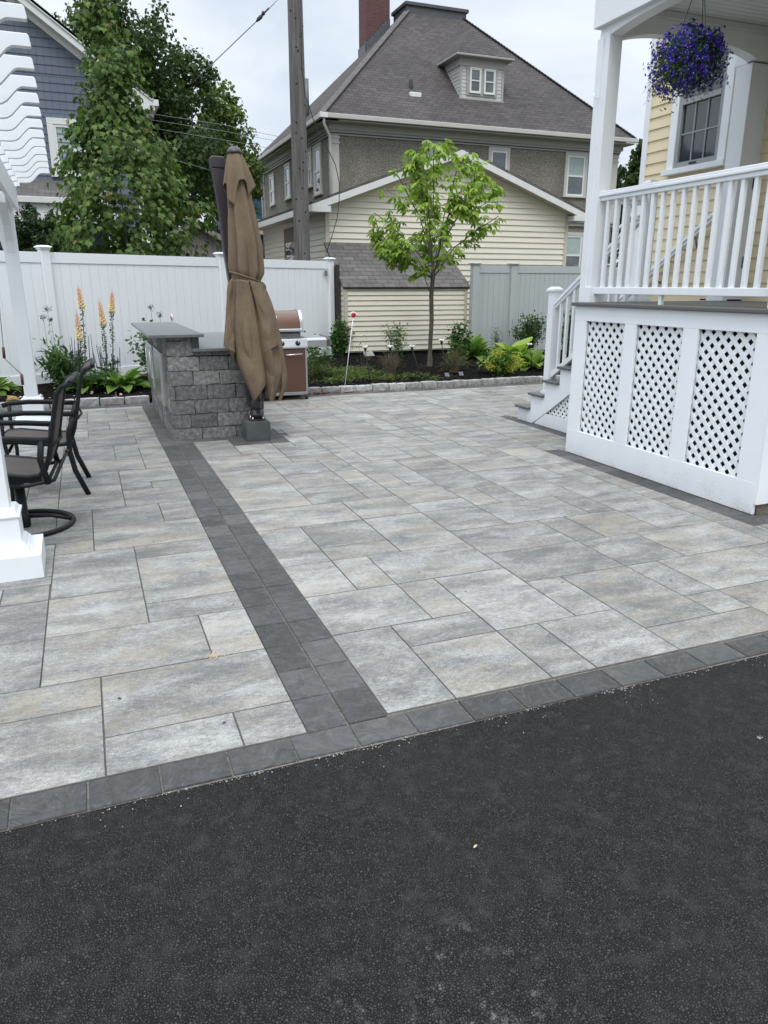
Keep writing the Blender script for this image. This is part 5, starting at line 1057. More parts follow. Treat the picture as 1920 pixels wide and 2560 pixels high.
m = MB(); roofpoly(m, [(e0, ey, zt_+.1), (e1, ey, zt_+.1), (mid, ey+(e1-e0)/2, az_)], (1, 0, 0), .05); roofpoly(m, [(e0, ey, zt_+.1), (mid, ey+(e1-e0)/2, az_), (mid, ryb, az_), (e0, byy, zt_+.1)], (0, 1, 0), .05); roofpoly(m, [(e1, ey, zt_+.1), (mid, ey+(e1-e0)/2, az_), (mid, ryb, az_), (e1, byy, zt_+.1)], (0, 1, 0), .05); m.build('dormer_roof', M['roofbrown'], dr)
m = MB(); m.box(e0-.02, e1+.02, ey-.02, byy-.2, zt_+.0, zt_+.085); m.build('dormer_eave', M['housetrim'], dr, bevel=.02)
m = MB(); wz0, wz1 = zb+.22, zt_-.36; cx_ = (dx0+dx1)/2; m.box(cx_-.68, cx_+.68, dy-.045, dy-.018, wz0-.12, wz1+.12); m.build('dormer_window_board', M['housetrim'], dr)
for a in (cx_-.53, cx_+.10):
    window(dr, (0, dy-.046, 0), (1, 0, 0), (0, -1, 0), a, a+.43, wz0, wz1, M['gutter'], M['gutter'], M['glassl'], tw=.035, fw=.04, sill=False, name='dormer_window')
# ---- blue shingled house
bh = thing('blue_house', 'blue shingled house with white gable trim rising behind the left trees', 'house', (-3, 24, 0))
BY = 21.8; bxr = 2.17*21.8/21.5; bez = 6.0; bapex = -3.4; bs = .72
def bz(x): return bez+(bxr-x)*bs
m = MB(); w0 = 1.75; 
siding(m, [(-9, 0), (w0, 0), (w0, bz(w0)-.1), (bapex, bz(bapex)-.1), (-9, 4)], (0, BY, 0), (1, 0, 0), (0, -1, 0), .19, .016, 0); m.build('gable_wall', M['bluesh'], bh)
m = MB(); m.box(-9, w0-.01, BY+.01, BY+9, 0, 5.9); m.build('wall_core', M['bluesh'], bh)
m = MB(); siding(m, [(0, 0), (9, 0), (9, 5.95), (0, 5.95)], (w0, BY, 0), (0, 1, 0), (1, 0, 0), .19, .016, 0); m.build('side_wall', M['bluesh'], bh)
m = MB(); Lr = bxr-bapex
def rk(a, b, y0, t): m.prism([(bxr, bez+a), (bxr, bez+b), (bapex, bez+Lr*bs+b), (bapex, bez+Lr*bs+a)], (0, y0, 0), (1, 0, 0), (0, 0, 1), (0, t, 0))
rk(-.20, -.03, BY-.34, .03); rk(-.34, -.201, BY-.05, .05); rk(-.21, -.17, BY-.31, .26); rk(-.03, .06, BY-.38, .06); m.box(w0-.3, bxr+.02, BY-.35, BY-.05, bez-.22, bez-.02); m.box(bxr-.02, bxr+.12, BY-.38, BY+9, bez-.12, bez+.02); m.box(w0-.10, w0+.03, BY-.03, BY, 0, bez-.22); m.build('gable_trim', M['gutter'], bh)
m = MB(); roofpoly(m, [(bxr, BY-.38, bez+.07), (bxr, BY+9, bez+.07), (bapex, BY+9, bez+Lr*bs+.07), (bapex, BY-.38, bez+Lr*bs+.07)], (0, 1, 0)); m.build('roof', M['roofgray'], bh)
q = at(112, 290, BY); q2 = at(200, 440, BY); window(bh, (0, BY, 0), (1, 0, 0), (0, -1, 0), q[0]+.16, q[0]+1.05, q2[2]-.0, q[2]-.17, M['gutter'], M['gutter'], M['curtain'], tw=.14, fw=.06, grid=(2, 2))
# its low porch
PY = 19.6; pz = at(60, 492, PY)[2]; m = MB(); roofpoly(m, [(-6, PY, pz), (1.0, PY, pz), (1.0, BY, pz+.62), (-6, BY, pz+.62)], (1, 0, 0), .05); m.build('porch_roof', M['roofgray'], bh)
m = MB(); m.box(-6, 1.0, PY-.10, PY, pz-.12, pz+.01); m.box(-6, 1.0, PY, PY+.05, pz-.36, pz-.12); m.box(-6, 1.0, PY-.04, PY+.08, pz-.52, pz-.36); m.build('porch_gutter', M['gutter'], bh, bevel=.01)
m = MB(); m.box(-6, 1.0, PY+.4, BY-.05, 0, pz-.1); m.build('porch_wall', M['navy'], bh)
for xx in (-2.4, .75): m = MB(); m.box(xx, xx+.14, PY+.05, PY+.19, 0, pz-.5); m.build('porch_post', M['gutter'], bh)
# ---- weathered wooden shed behind the maple
ws = thing('wooden_shed', 'weathered gray wooden shed with low gable roof peeking over the white fence', 'shed', (3, 20, 0))
wy = 19.5; a = at(470, 553, wy); b = at(560, 603, wy); apx = (a[0]+.1, a[2]+.03); slp = (a[2]-b[2])/(b[0]-a[0]); hw = 1.9
m = MB(); m.prism([(apx[0]-hw, 0), (apx[0]+hw, 0), (apx[0]+hw, apx[1]-hw*slp-.08), (apx[0], apx[1]-.08), (apx[0]-hw, apx[1]-hw*slp-.08)], (0, wy, 0), (1, 0, 0), (0, 0, 1), (0, 3, 0)); m.build('board_wall', M['graywood'], ws)
m = MB()
for s in (-1, 1): roofpoly(m, [(apx[0], wy-.2, apx[1]), (apx[0]+s*(hw+.25), wy-.2, apx[1]-(hw+.25)*slp), (apx[0]+s*(hw+.25), wy+3.2, apx[1]-(hw+.25)*slp), (apx[0], wy+3.2, apx[1])], (0, 1, 0), .12)
m.build('roof', M['graywood'], ws)
# ---- slivers of houses far behind
dh = thing('far_pale_house', 'pale house with gray siding seen in the gap left of the stucco house', 'house', (8, 50, 0))
q = at(668, 500, 48); m = MB(); siding(m, [(q[0]-2.3, 0), (q[0]+1.2, 0), (q[0]+1.2, 8.3), (q[0]-2.3, 8.3)], (0, 48, 0), (1, 0, 0), (0, -1, 0), .2, .02, 0); m.build('wall', M['distside'], dh)
m = MB(); m.box(q[0]-2.5, q[0]+1.4, 47.6, 52, 8.3, 8.5); m.build('roof', M['gutter'], dh)
tb = thing('teal_outbuilding', 'small dark teal outbuilding with a white eave beyond the umbrella', 'outbuilding', (8, 40, 0))
q = at(655, 520, 42); m = MB(); m.prism([(q[0]-2.2, 0), (q[0]+1.2, 0), (q[0]+1.2, q[2]-.55), (q[0]-.5, q[2]+.9), (q[0]-2.2, q[2]-.55)], (0, 42, 0), (1, 0, 0), (0, 0, 1), (0, 3, 0)); m.build('wall', M['tealp'], tb)
m = MB(); m.box(q[0]-2.3, q[0]+1.3, 41.7, 42.0, q[2]-1.35, q[2]-.6); m.build('eave', M['gutter'], tb)
# ================================================================== utility pole and wires
up_ = thing('utility_pole', 'weathered wooden utility pole standing behind the white fence', 'utility pole', (4.37, 15.85, 0))
m = MB(); nz, ns = 60, 28; vs = []
for j in range(nz+1):
    z = 11.0*j/nz; r = .175-.0045*z
    for k in range(ns):
        a = 2*math.pi*k/ns; rr = r*(1+.02*noise.noise(Vector((math.cos(a)*3, math.sin(a)*3, z*.5)))+.018*noise.noise(Vector((math.cos(a)*9, math.sin(a)*9, z*.35)))); vs.append((4.372+.002*z+rr*math.cos(a), 15.83+rr*math.sin(a), z))
m.add(vs, [(j*ns+k, j*ns+(k+1) % ns, (j+1)*ns+(k+1) % ns, (j+1)*ns+k) for j in range(nz) for k in range(ns)], None, True); m.build('pole_shaft', M['polewood'], up_)
for k in range(26):
    m = MB(); a = R(RNG.uniform(200, 330)); z = RNG.uniform(2, 6.7); r = .172-.0045*z; m.T = Matrix.Translation((4.372+.002*z+r*math.cos(a), 15.83+r*math.sin(a), z)) @ Matrix.Rotation(a, 4, 'Z') @ Matrix.Rotation(R(90), 4, 'Y'); m.lathe([(.02, -.01), (.02, .006), (.0, .008)], (0, 0, 0), 8); m.build('bolt', M['rubber'], up_)  # round dark studs stand for the pole's knots as well as bolts
def P_(l, Y): return [tuple(at(x, y, Y)) for x, y in l]
m = MB(); m.tube(P_([(752, -20), (753, 90), (754, 165), (763, 240), (772, 262), (790, 320), (815, 365), (838, 410), (848, 455), (848, 500), (843, 545), (830, 590), (816, 632)], 15.62), .0085, 6); tag(m.build('loose_cable', M['wire']), 'black cable running down the pole and sagging free to the right', 'cable')
gw = thing('guy_wire', 'taut overhead guy wire with dark splice crossing the sky left of the pole', 'wire', tuple(at(655, 40, 14)))
m = MB(); m.tube([tuple(at(478, 210, 29))]+P_([(655, 40), (720, -28)], 14), [.016, .0075, .0075], 6); m.build('wire', M['castal'], gw)
m = MB(); m.tube(P_([(641, 54), (646, 48), (652, 42), (656, 38)], 14), [.012, .03, .032, .02], 7); m.tube(P_([(655, 38), (659, 32), (662, 32)], 14), [.02, .038, .015], 6); m.tube(P_([(662, 31), (672, 20)], 14), .013, 6); m.build('splice', M['wire'], gw)
wlab = ['thin far wire, topmost where they cross the sky between tree and house', 'thin far wire, second from the top between tree and house', 'thin far wire, lowest of those in the sky between tree and house', 'wire crossing in front of the dark tree at the height of the umbrella top', 'wire crossing the dark tree just above the fence']
for i, l in enumerate([[(380, 285), (560, 312), (640, 330), (700, 342)], [(380, 300), (560, 328), (640, 343), (690, 352)], [(380, 320), (560, 350), (640, 364), (672, 371)], [(415, 395), (480, 412), (540, 430)], [(380, 490), (470, 505), (560, 520)]]):
    m = MB(); m.tube(P_(l, 24+i*.3), .006, 5); tag(m.build('overhead_wire', M['castal']), wlab[i], 'wire', 'thin wires over the back gardens')
# ================================================================== vegetation
def fan(outline, mid=(0, 0, 0), fold=.0):
    v = [mid]+[(x, y, z) for x, y, z in outline]; n = len(outline); return np.array(v, float), np.array([(0, 1+i, 1+(i+1) % n) for i in range(n)])
mo = [(0, -.5), (.16, -.36), (.42, -.34), (.34, -.10), (.52, .10), (.22, .14), (.12, .28), (0, .55), (-.12, .28), (-.22, .14), (-.52, .10), (-.34, -.10), (-.42, -.34), (-.16, -.36)]
MAPLE = fan([(x, y, .30*abs(x)-.25*y*y) for x, y in mo], (0, -.1, 0))
LEAF = fan([(0, -.5, 0), (.2, -.2, .05), (.24, .08, .05), (0, .5, -.08), (-.24, .08, .05), (-.2, -.2, .05)], (0, 0, -.02))
def col4(n, f=None, p=1.0, red=None):
    c = np.ones((n, 4)); c[:, 0] = (RNG.random(n) if f is None else f)**p; c[:, 1] = 0 if red is None else red; return c
class Tree:
    def __init__(s, nodes, parents): s.p = [np.array(a, float) for a in nodes]; s.par = list(parents); s.tips = []
    def grow(s, targets, step=.25, up=.35, low=.25, first=0):
        order = sorted(range(len(targets)), key=lambda i: min(np.linalg.norm(targets[i]-q) for q in s.p[first:]))
        for i in order:
            t = targets[i]; A = np.array(s.p[first:]); d = np.linalg.norm(A-t, axis=1)+low*np.maximum(0, A[:, 2]-t[2]+.1)*3
            k = int(np.argmin(d))+first; a = s.p[k]; L = np.linalg.norm(t-a); n = max(1, int(L/step)); prev = k
            for j in range(1, n+1):
                u = j/n; q = a+(t-a)*u+np.array([0, 0, up*L*.25*math.sin(math.pi*u)])+(RNG.normal(size=3)*.02*L if j < n else 0); s.p.append(q); s.par.append(prev); prev = len(s.p)-1
            s.tips.append(prev)
    def mesh(s, name, mat, parent, r0=.002, power=2.3, rmin=.003, seg=6, scale=1.0, rmax=9):
        n = len(s.p); w = np.zeros(n); ch = [0]*n
        for i in range(n):
            if s.par[i] >= 0: ch[s.par[i]] += 1
        for i in range(n-1, -1, -1):
            if ch[i] == 0: w[i] = r0**power
            if s.par[i] >= 0: w[s.par[i]] += w[i]
        r = np.minimum(rmax, np.maximum(rmin, scale*w**(1/power))); m = MB(); done = set()
        best = {}
        for i in range(n):
            if s.par[i] >= 0 and (s.par[i] not in best or w[i] > w[best[s.par[i]]]): best[s.par[i]] = i
        starts = [i for i in range(n) if s.par[i] < 0 or best.get(s.par[i]) != i]
        for i in starts:
            c = [] if s.par[i] < 0 else [s.par[i]]; rr = [] if s.par[i] < 0 else [r[i]]; k = i
            while k is not None: c.append(k); rr.append(r[k]); k = best.get(k)
            if len(c) > 1: m.tube([tuple(s.p[q]) for q in c], [float(x) for x in rr], seg if max(rr) > .01 else 4, cap=False)
        return m.build(name, mat, parent)
def env_pts(n, env, yc, shell=.5, squash=1.0):
    out = []; zs_ = [e[0] for e in env]
    while len(out) < n:
        z = RNG.uniform(min(zs_), max(zs_)); 
        for a, b in zip(env[:-1], env[1:]):
            if b[0] <= z <= a[0]: t = (a[0]-z)/(a[0]-b[0]); c = a[1]+(b[1]-a[1])*t; r = a[2]+(b[2]-a[2])*t; break
        if RNG.random() > (r/max(e[2] for e in env))**.8+.15: continue
        th = RNG.uniform(0, 2*math.pi); lump = 1+.22*noise.noise(Vector((math.cos(th)*1.3, math.sin(th)*1.3, z*1.6)))
        rr = r*lump*(shell+(1-shell)*RNG.random()**.6); out.append((c+rr*math.cos(th), yc+rr*squash*math.sin(th), z))
    return np.array(out)
# ---- maple behind the white fence
mp = thing('maple_tree', 'young maple with reddish leaf tips standing behind the white fence', 'tree', (.85, 15.5, 0))
env = [(6.55, .78, .05), (6.2, .74, .12), (5.9, .77, .20), (5.5, .90, .36), (5.0, .90, .42), (4.6, .86, .46), (4.3, .84, .62), (3.85, .94, .96), (3.3, .97, 1.20), (2.9, 1.0, 1.42), (2.4, .95, 1.32), (1.6, .95, .95)]
tr = Tree([(.93, 15.5, 0), (.92, 15.5, .8), (.9, 15.5, 1.5), (.9, 15.5, 2.2), (.88, 15.5, 3.0), (.86, 15.5, 3.8), (.84, 15.5, 4.6), (.80, 15.5, 5.3), (.78, 15.5, 5.9), (.78, 15.5, 6.3)], [-1]+list(range(9)))
T_ = env_pts(260, env, 15.5, .5); tr.grow(T_, .22, .25, .5, 1); tr.mesh('trunk', M['bark'], mp, .0016, 2.2, .004, 7, 1.0, .075)
cl = []
for t in tr.tips:
    p = tr.p[t]; k = 32; cl.append(p+RNG.normal(size=(k, 3))*(.13, .13, .12)+(0, 0, -.03))
P = np.concatenate(cl); RK = np.ones(len(P), bool); RK[(P[:, 2] > 5.35) & (RNG.random(len(P)) < .55)] = False; n = len(P)
ax_ = np.array([.87, 15.5, 0]); rad = P-ax_; rad[:, 2] = 0; rad /= np.linalg.norm(rad, axis=1, keepdims=True)+1e-6
D = rad*.45+np.array([0, 0, -.95])+RNG.normal(size=(n, 3))*.38; Zv = rad*.7+np.array([0, 0, .7])+RNG.normal(size=(n, 3))*.35
D /= np.linalg.norm(D, axis=1, keepdims=True); Zv -= D*np.sum(D*Zv, 1, keepdims=True); Zv /= np.linalg.norm(Zv, axis=1, keepdims=True); Xv = np.cross(D, Zv)
# new growth at the shoot ends is reddish
red = np.zeros(n); rt = [i for i in range(len(tr.tips)) if RNG.random() < .14]
for i in rt: red[i*32:i*32+7] = RNG.uniform(.4, 1)
C_ = col4(n, np.clip(.38+.33*RNG.normal(size=n), 0, 1), 1, red); instmesh('crown', MAPLE[0], MAPLE[1], P[RK], Xv[RK], D[RK], Zv[RK], RNG.uniform(.08, .14, n)[RK], M['maple'], mp, C_[RK])
M['barky'] = simple('gray_brown_bark', (.085, .07, .055), .9, .35, 9, .5, 50)
# ---- young tree in front of the shed
yt = thing('young_tree', 'slender young tree with bright green drooping leaflets in front of the cream shed', 'tree', (5.93, 12.76, .1))
env2 = [(3.95, 5.92, .12), (3.75, 6.0, .55), (3.45, 6.05, 1.0), (3.0, 6.0, 1.12), (2.6, 5.97, 1.16), (2.3, 5.88, 1.12), (2.08, 5.75, .62), (1.9, 5.7, .25)]
nd = [(5.92, 12.76, .05), (5.925, 12.76, .5), (5.945, 12.76, .95), (5.93, 12.76, 1.4), (5.955, 12.76, 1.7), (5.94, 12.76, 1.9)]; pa = [-1, 0, 1, 2, 3, 4]
for st0, en, bw in ((5, (5.15, 12.65, 3.45), -.15), (5, (5.60, 12.9, 3.80), -.05), (5, (5.93, 12.75, 3.93), 0), (5, (6.45, 12.6, 3.78), .06), (5, (7.0, 12.85, 3.45), .12), (4, (4.80, 12.7, 2.75), -.1), (4, (6.9, 12.7, 2.6), .1), (4, (5.0, 12.85, 2.15), -.02), (3, (5.55, 12.6, 2.05), 0), (4, (6.0, 13.2, 3.3), 0), (4, (6.1, 12.3, 3.2), 0)):
    a_ = np.array(nd[st0]); e_ = np.array(en); prev = st0; nn_ = 6
    for j in range(1, nn_+1):
        u = j/nn_; q = a_+(e_-a_)*u+np.array([bw*-1*math.sin(math.pi*u)*.6, 0, .06*math.sin(math.pi*u)])+RNG.normal(size=3)*.018; nd.append(tuple(q)); pa.append(prev); prev = len(nd)-1
ty = Tree(nd, pa); T_ = env_pts(84, env2, 12.76, .5, .9); ty.grow(T_, .18, .0, .5, 6); ty.tips += [6+5+6*i for i in range(11)]; ty.mesh('trunk', M['barky'], yt, .0066, 2.15, .0045, 8, 1.0, .047)
m = MB(); m.tube([(5.92, 12.76, .04), (5.922, 12.76, .12), (5.925, 12.76, .3)], [.068, .054, .047], 16, cap=False); m.build('root_flare', M['barky'], yt)
cp_ = []
for t in ty.tips:
    k = t; cp_.append(ty.p[t])
    for _ in range(3):
        q = ty.par[k]
        if q <= 5: break
        for _2 in range(2): cp_.append(ty.p[k]+(ty.p[q]-ty.p[k])*RNG.random()+RNG.normal(size=3)*.075)
        k = q
cp_ = np.array(cp_); reps = []
LP, LD, LZ, LS, LC = [], [], [], [], []
for c in cp_:
    out = c-np.array([5.93, 12.76, 2.7]); out[2] = 0; out = out/(np.linalg.norm(out)+1e-6); base_az = math.atan2(out[1], out[0])+RNG.normal()*.8; tone = RNG.random()
    for q in range(5):
        az = base_az+R(-80+40*q)+RNG.normal()*.12; el = R(-32+RNG.normal()*14-(8 if q in (0, 4) else 0)); d = np.array([math.cos(az)*math.cos(el), math.sin(az)*math.cos(el), math.sin(el)]); s = RNG.uniform(.125, .185)*(.78 if q in (0, 4) else 1)
        LP.append(c+d*s*.55+np.array([0, 0, -.02])); LD.append(d); LS.append(s); z = np.array([0, 0, 1.])+RNG.normal(size=3)*.25; LZ.append(z); LC.append(np.clip(tone*.7+.3*RNG.random()+.10*(c[2]-2.6), 0, 1))
LP, LD, LZ = map(np.array, (LP, LD, LZ)); LZ -= LD*np.sum(LD*LZ, 1, keepdims=True); LZ /= np.linalg.norm(LZ, axis=1, keepdims=True); LX = np.cross(LD, LZ)
lt = fan([(0, -.5, 0), (.13, -.15, .04), (.19, .12, .05), (.12, .33, .0), (0, .5, -.09), (-.12, .33, .0), (-.19, .12, .05), (-.13, -.15, .04)], (0, 0, -.025))
instmesh('crown', lt[0], lt[1], LP, LX, LD, LZ, np.array(LS), M['young'], yt, col4(len(LS), np.array(LC)))
# ---- lump-built trees farther back
def lump_tree(name, label, Y, lumps, trunk, nleaf, ls, mat, depth=1.0, cat='tree', group=None, zb=0):
    k = Y/1850*1.04; t = thing(name, label, cat, (trunk[0], trunk[1], 0), group); cs = []; rs = []
    for (x, y, r) in lumps: q = at(x, y, Y); cs.append(np.array([q[0], Y+RNG.uniform(-1, 1)*depth, q[2]])); rs.append(r*k)
    w = np.array(rs)**2; w /= w.sum(); P = []; Nn = []
    idx = RNG.choice(len(cs), nleaf, p=w)
    # sub-clumps on each lump's surface give light and dark masses
    sub = {i: [RNG.normal(size=3) for _ in range(16)] for i in range(len(cs))}
    for i in idx:
        d = sub[i][RNG.integers(16)]; d = d/np.linalg.norm(d); p = cs[i]+d*rs[i]*.80; q = RNG.normal(size=3); q /= np.linalg.norm(q); pp = p+q*rs[i]*.34*RNG.random()**.4; P.append(pp); Nn.append(pp-cs[i]+q*rs[i]*.3)
    P = np.array(P); Nn = np.array(Nn); Nn /= np.linalg.norm(Nn, axis=1, keepdims=True); keep = P[:, 2] > .3; P = P[keep]; Nn = Nn[keep]; n = len(P); Zv = Nn+np.array([0, 0, .35])+RNG.normal(size=(n, 3))*.45; D = RNG.normal(size=(n, 3))+np.array([0, 0, -.4])
    D /= np.linalg.norm(D, axis=1, keepdims=True); Zv -= D*np.sum(D*Zv, 1, keepdims=True); Zv /= np.linalg.norm(Zv, axis=1, keepdims=True)
    instmesh('crown', LEAF[0]*(1.5, 1, 1), LEAF[1], P, np.cross(D, Zv), D, Zv, RNG.uniform(.7, 1.3, n)*ls, mat, t, col4(n, np.clip(.45+.28*RNG.normal(size=n), 0, 1)))
    tt = Tree([(trunk[0], trunk[1], 0), (trunk[0], trunk[1], trunk[2]*.5), (trunk[0], trunk[1], trunk[2])], [-1, 0, 1]); tt.grow([c+RNG.normal(size=3)*.2*r_ for c, r_ in zip(cs, rs) for _ in range(3)], .9, .2, .2, 1); tt.mesh('trunk', M['barkdk'], t, .02, 2.2, .02, 6, 1.0, trunk[3])
    return t
lump_tree('broadleaf_tree', 'tall dark green broadleaf tree behind the maple and blue house', 30, [(150, 112, 44), (185, 118, 50), (215, 112, 58), (245, 105, 62), (300, 110, 70), (350, 140, 85), (410, 170, 80), (440, 230, 90), (300, 210, 110), (360, 270, 110), (450, 310, 90), (400, 380, 110), (300, 350, 120), (480, 250, 55), (420, 460, 100), (330, 480, 110), (470, 420, 80), (500, 500, 80), (400, 560, 90), (370, 90, 35), (260, 62, 30), (330, 72, 30), (128, 85, 24), (465, 165, 35), (505, 205, 30)], (2.6, 30, 3.0, .38), 30000, .14, M['bigtree'], 2.0)
lump_tree('broadleaf_tree', 'lower spreading green tree between the dark tree and the brown stucco house', 34, [(540, 270, 50), (580, 300, 45), (560, 350, 60), (520, 380, 60), (590, 345, 35), (600, 420, 55), (560, 440, 60), (520, 470, 60), (590, 500, 60), (620, 470, 45), (545, 540, 55), (575, 265, 25), (440, 300, 70), (450, 370, 70)], (6.0, 34, 2.8, .25), 14000, .15, M['bigtreel'], 1.6)
lump_tree('broadleaf_tree', 'small green tree glimpsed in the gap left of the stucco house corner', 44, [(650, 470, 28), (640, 500, 30), (655, 500, 25)], (9.5, 44, 4.0, .15), 1800, .2, M['maple'], .8)
lump_tree('broadleaf_tree', 'green tree seen between the porch post and the yellow house corner', 36, [(1570, 400, 38), (1555, 450, 45), (1590, 470, 45), (1560, 530, 50), (1600, 560, 50), (1550, 610, 50), (1580, 650, 45), (1355, 395, 26), (1545, 690, 40), (1590, 395, 30)], (25.5, 36, 4.0, .3), 6500, .22, M['bigtree'], 1.6)
lump_tree('evergreen_shrub', 'dense dark evergreen shrub under the blue house porch', 17.6, [(70, 560, 34), (100, 555, 30), (60, 600, 36), (100, 600, 36), (130, 600, 30), (30, 590, 34), (75, 535, 20), (100, 640, 40), (55, 640, 40), (140, 650, 36)], (-.6, 17.6, 1.2, .05), 11000, .05, M['arbor'], .3, 'shrub')
# ---- garden plants
def leafgrid(nu=4, nv=6, w=.5, droop=.5, fold=.15, tip=1.0, wave=0):
    v = []; 
    for j in range(nv+1):
        t = j/nv; hw = w*math.sin(math.pi*min(1, (t*.93+.05))**.85)**.9*.5+.001
        for i in range(nu+1):
            u = 2*i/nu-1; v.append((u*hw, t, fold*abs(u)*hw*2-droop*t*t+wave*math.sin(9*t+2*u)*.03))
    f = [(j*(nu+1)+i, j*(nu+1)+i+1, (j+1)*(nu+1)+i+1, (j+1)*(nu+1)+i) for j in range(nv) for i in range(nu)]; return np.array(v), np.array(f)
def rosette(name, label, pos, n, L, el0, el1, mat, tmpl, cat='plant', spread=.06, hgt=.0, group=None, tone=(0, 1), stems=True):
    t = thing(name, label, cat, pos, group); P = []; D = []; S = []; C0 = []
    for i in range(n):
        u = (i+.5)/n; az = i*2.39996+RNG.normal()*.2; el = R(el0+(el1-el0)*(1-u)+RNG.normal()*7); rr = spread*u; P.append((pos[0]+rr*math.cos(az), pos[1]+rr*math.sin(az), pos[2]+hgt*(1-u)+.01)); D.append((math.cos(az)*math.cos(el), math.sin(az)*math.cos(el), math.sin(el))); S.append(L*RNG.uniform(.75, 1.1)); C0.append(RNG.uniform(*tone))
    P = np.array(P); D = np.array(D); Zv = np.tile(np.array([0, 0, 1.]), (n, 1)); Zv -= D*np.sum(D*Zv, 1, keepdims=True); Zv /= np.linalg.norm(Zv, axis=1, keepdims=True)+1e-6
    P0 = P.copy(); off = D*np.array(S)[:, None]*(.28 if stems else 0); instmesh('leaves', tmpl[0], tmpl[1], P+off, np.cross(D, Zv), D, Zv, np.array(S), mat, t, col4(n, np.array(C0)), True)
    if stems:
        m = MB()
        for a, b in zip(P0, P0+off*1.1): m.tube([tuple(a), tuple(b)], .004, 4, cap=False)
        m.build('stems', M['stemg'], t)
    return t
HOSTA = leafgrid(4, 7, .62, .42, .22, wave=1)
def bp(px, py, z=.11): q = atz(px, py, z); return (float(q[0]), float(q[1]), bedz(q[0], q[1]))
rosette('hosta', 'mid green hosta at the right foot of the cream shed', (7.45, 13.9, .12), 34, .40, 8, 78, M['hostag'], HOSTA, spread=.12)
rosette('hosta', 'large chartreuse hosta in front of the gray fence', (7.62, 12.55, .12), 32, .44, -2, 70, M['hosta'], leafgrid(4, 7, .80, .45, .2, wave=1), spread=.14, tone=(.3, 1))
rosette('hosta', 'yellow green hosta by the kerb at the photo\'s left edge', (-1.32, 12.0, .11), 20, .28, 0, 60, M['hosta'], HOSTA, spread=.1, tone=(0, .6))
rosette('hosta', 'green hosta beneath the foxgloves beside the bar island', (.42, 11.75, .10), 22, .34, 5, 55, M['hostag'], HOSTA, spread=.1, tone=(0, .7))
rosette('hosta', 'green hosta partly behind the black chair backs', (-.10, 11.75, .10), 20, .30, 5, 55, M['hostag'], HOSTA, spread=.1, tone=(0, .6))
rosette('hosta', 'hosta in the kerb bed seen behind the stair newel post', (7.65, 11.9, .12), 22, .30, 5, 75, M['hosta'], HOSTA, spread=.12, tone=(.0, .7))
def bush(name, label, pos, h, w, nst, nl, ls, mat, tmpl=LEAF, stem='stemg', top=0, cat='shrub', fill=.9, zlo=.1, up=.5, sthick=.004, tone=1, jit=.6):
    t = thing(name, label, cat, pos); m = MB(); P = []; D = []
    for i in range(nst):
        az = RNG.uniform(0, 2*math.pi); r = w/2*RNG.random()**.6; e = np.array([pos[0]+r*math.cos(az), pos[1]+r*math.sin(az)*.8, pos[2]+h*(RNG.uniform(.65, 1.0))*(1-.35*(r/(w/2))**2)]); b = np.array(pos)+np.array([RNG.normal()*.03, RNG.normal()*.03, 0]); c = (b+e)/2+np.array([(e-b)[0]*.15, (e-b)[1]*.15, 0])*-1+np.array([0, 0, h*.08]); pts = [b*(1-u)**2+2*c*u*(1-u)+e*u*u for u in (0, .25, .5, .75, 1)]; m.tube([tuple(p) for p in pts], [sthick, sthick*.9, sthick*.7, sthick*.5, sthick*.3], 4, cap=False)
        for _ in range(max(1, nl//nst)):
            u = zlo+(1-zlo)*RNG.random()**.7; p = b*(1-u)**2+2*c*u*(1-u)+e*u*u; P.append(p+RNG.normal(size=3)*.02*(1+3*jit)); D.append((e-b)*up+RNG.normal(size=3)*h*jit)
    m.build('stems', M[stem], t); P = np.array(P); D = np.array(D); X, Y, Z = frames(D, (0, 0, 1)); instmesh('leaves', tmpl[0], tmpl[1], P, X, Y, Z, RNG.uniform(.7, 1.2, len(P))*ls, mat, t, col4(len(P), None, tone)); return t
LANCE = leafgrid(2, 4, .26, .25, .2)
bush('peony', 'bushy green peony clump right of the far pergola post', (-.40, 12.05, .11), .62, .85, 34, 700, .13, M['plant'], LANCE, up=.5, jit=.45, tone=1.1)
rue1 = bush('meadow_rue', 'tall leggy green plant with dusky seed heads left of the bar island', (.93, 12.75, .13), .95, .7, 14, 520, .065, M['plant'], MAPLE, up=.2, jit=.7, zlo=.05)
rue2 = bush('meadow_rue', 'thin stalks with dark seed heads rising behind the peony clump', (-.48, 12.35, .13), 1.05, .26, 3, 40, .07, M['plant'], LANCE, up=.2, zlo=.45)
M['seedh'] = simple('dusky_florets', (.10, .085, .085), .9, .3, 40)
for (x, y, z, r) in ((.99, 12.6, 1.24, .05), (1.12, 12.6, 1.12, .045), (-.49, 12.3, 1.24, .05), (-.56, 12.3, 1.12, .05), (-.46, 12.3, 1.09, .03)):
    n = 70; P = np.array([x, y, z])+RNG.normal(size=(n, 3))*r*.45; X, Y, Z = frames(RNG.normal(size=(n, 3))); 
    tt = rue1 if x > 0 else rue2; instmesh('seed_head', LEAF[0], LEAF[1], P, X, Y, Z, np.full(n, .022), M['seedh'], tt, None)
    m = MB(); m.tube([(x, y, z), (x+.03*(1 if x > 0 else .4), y+.05, .5)], .003, 4, cap=False); m.build('stalk', M['stemg'], tt)
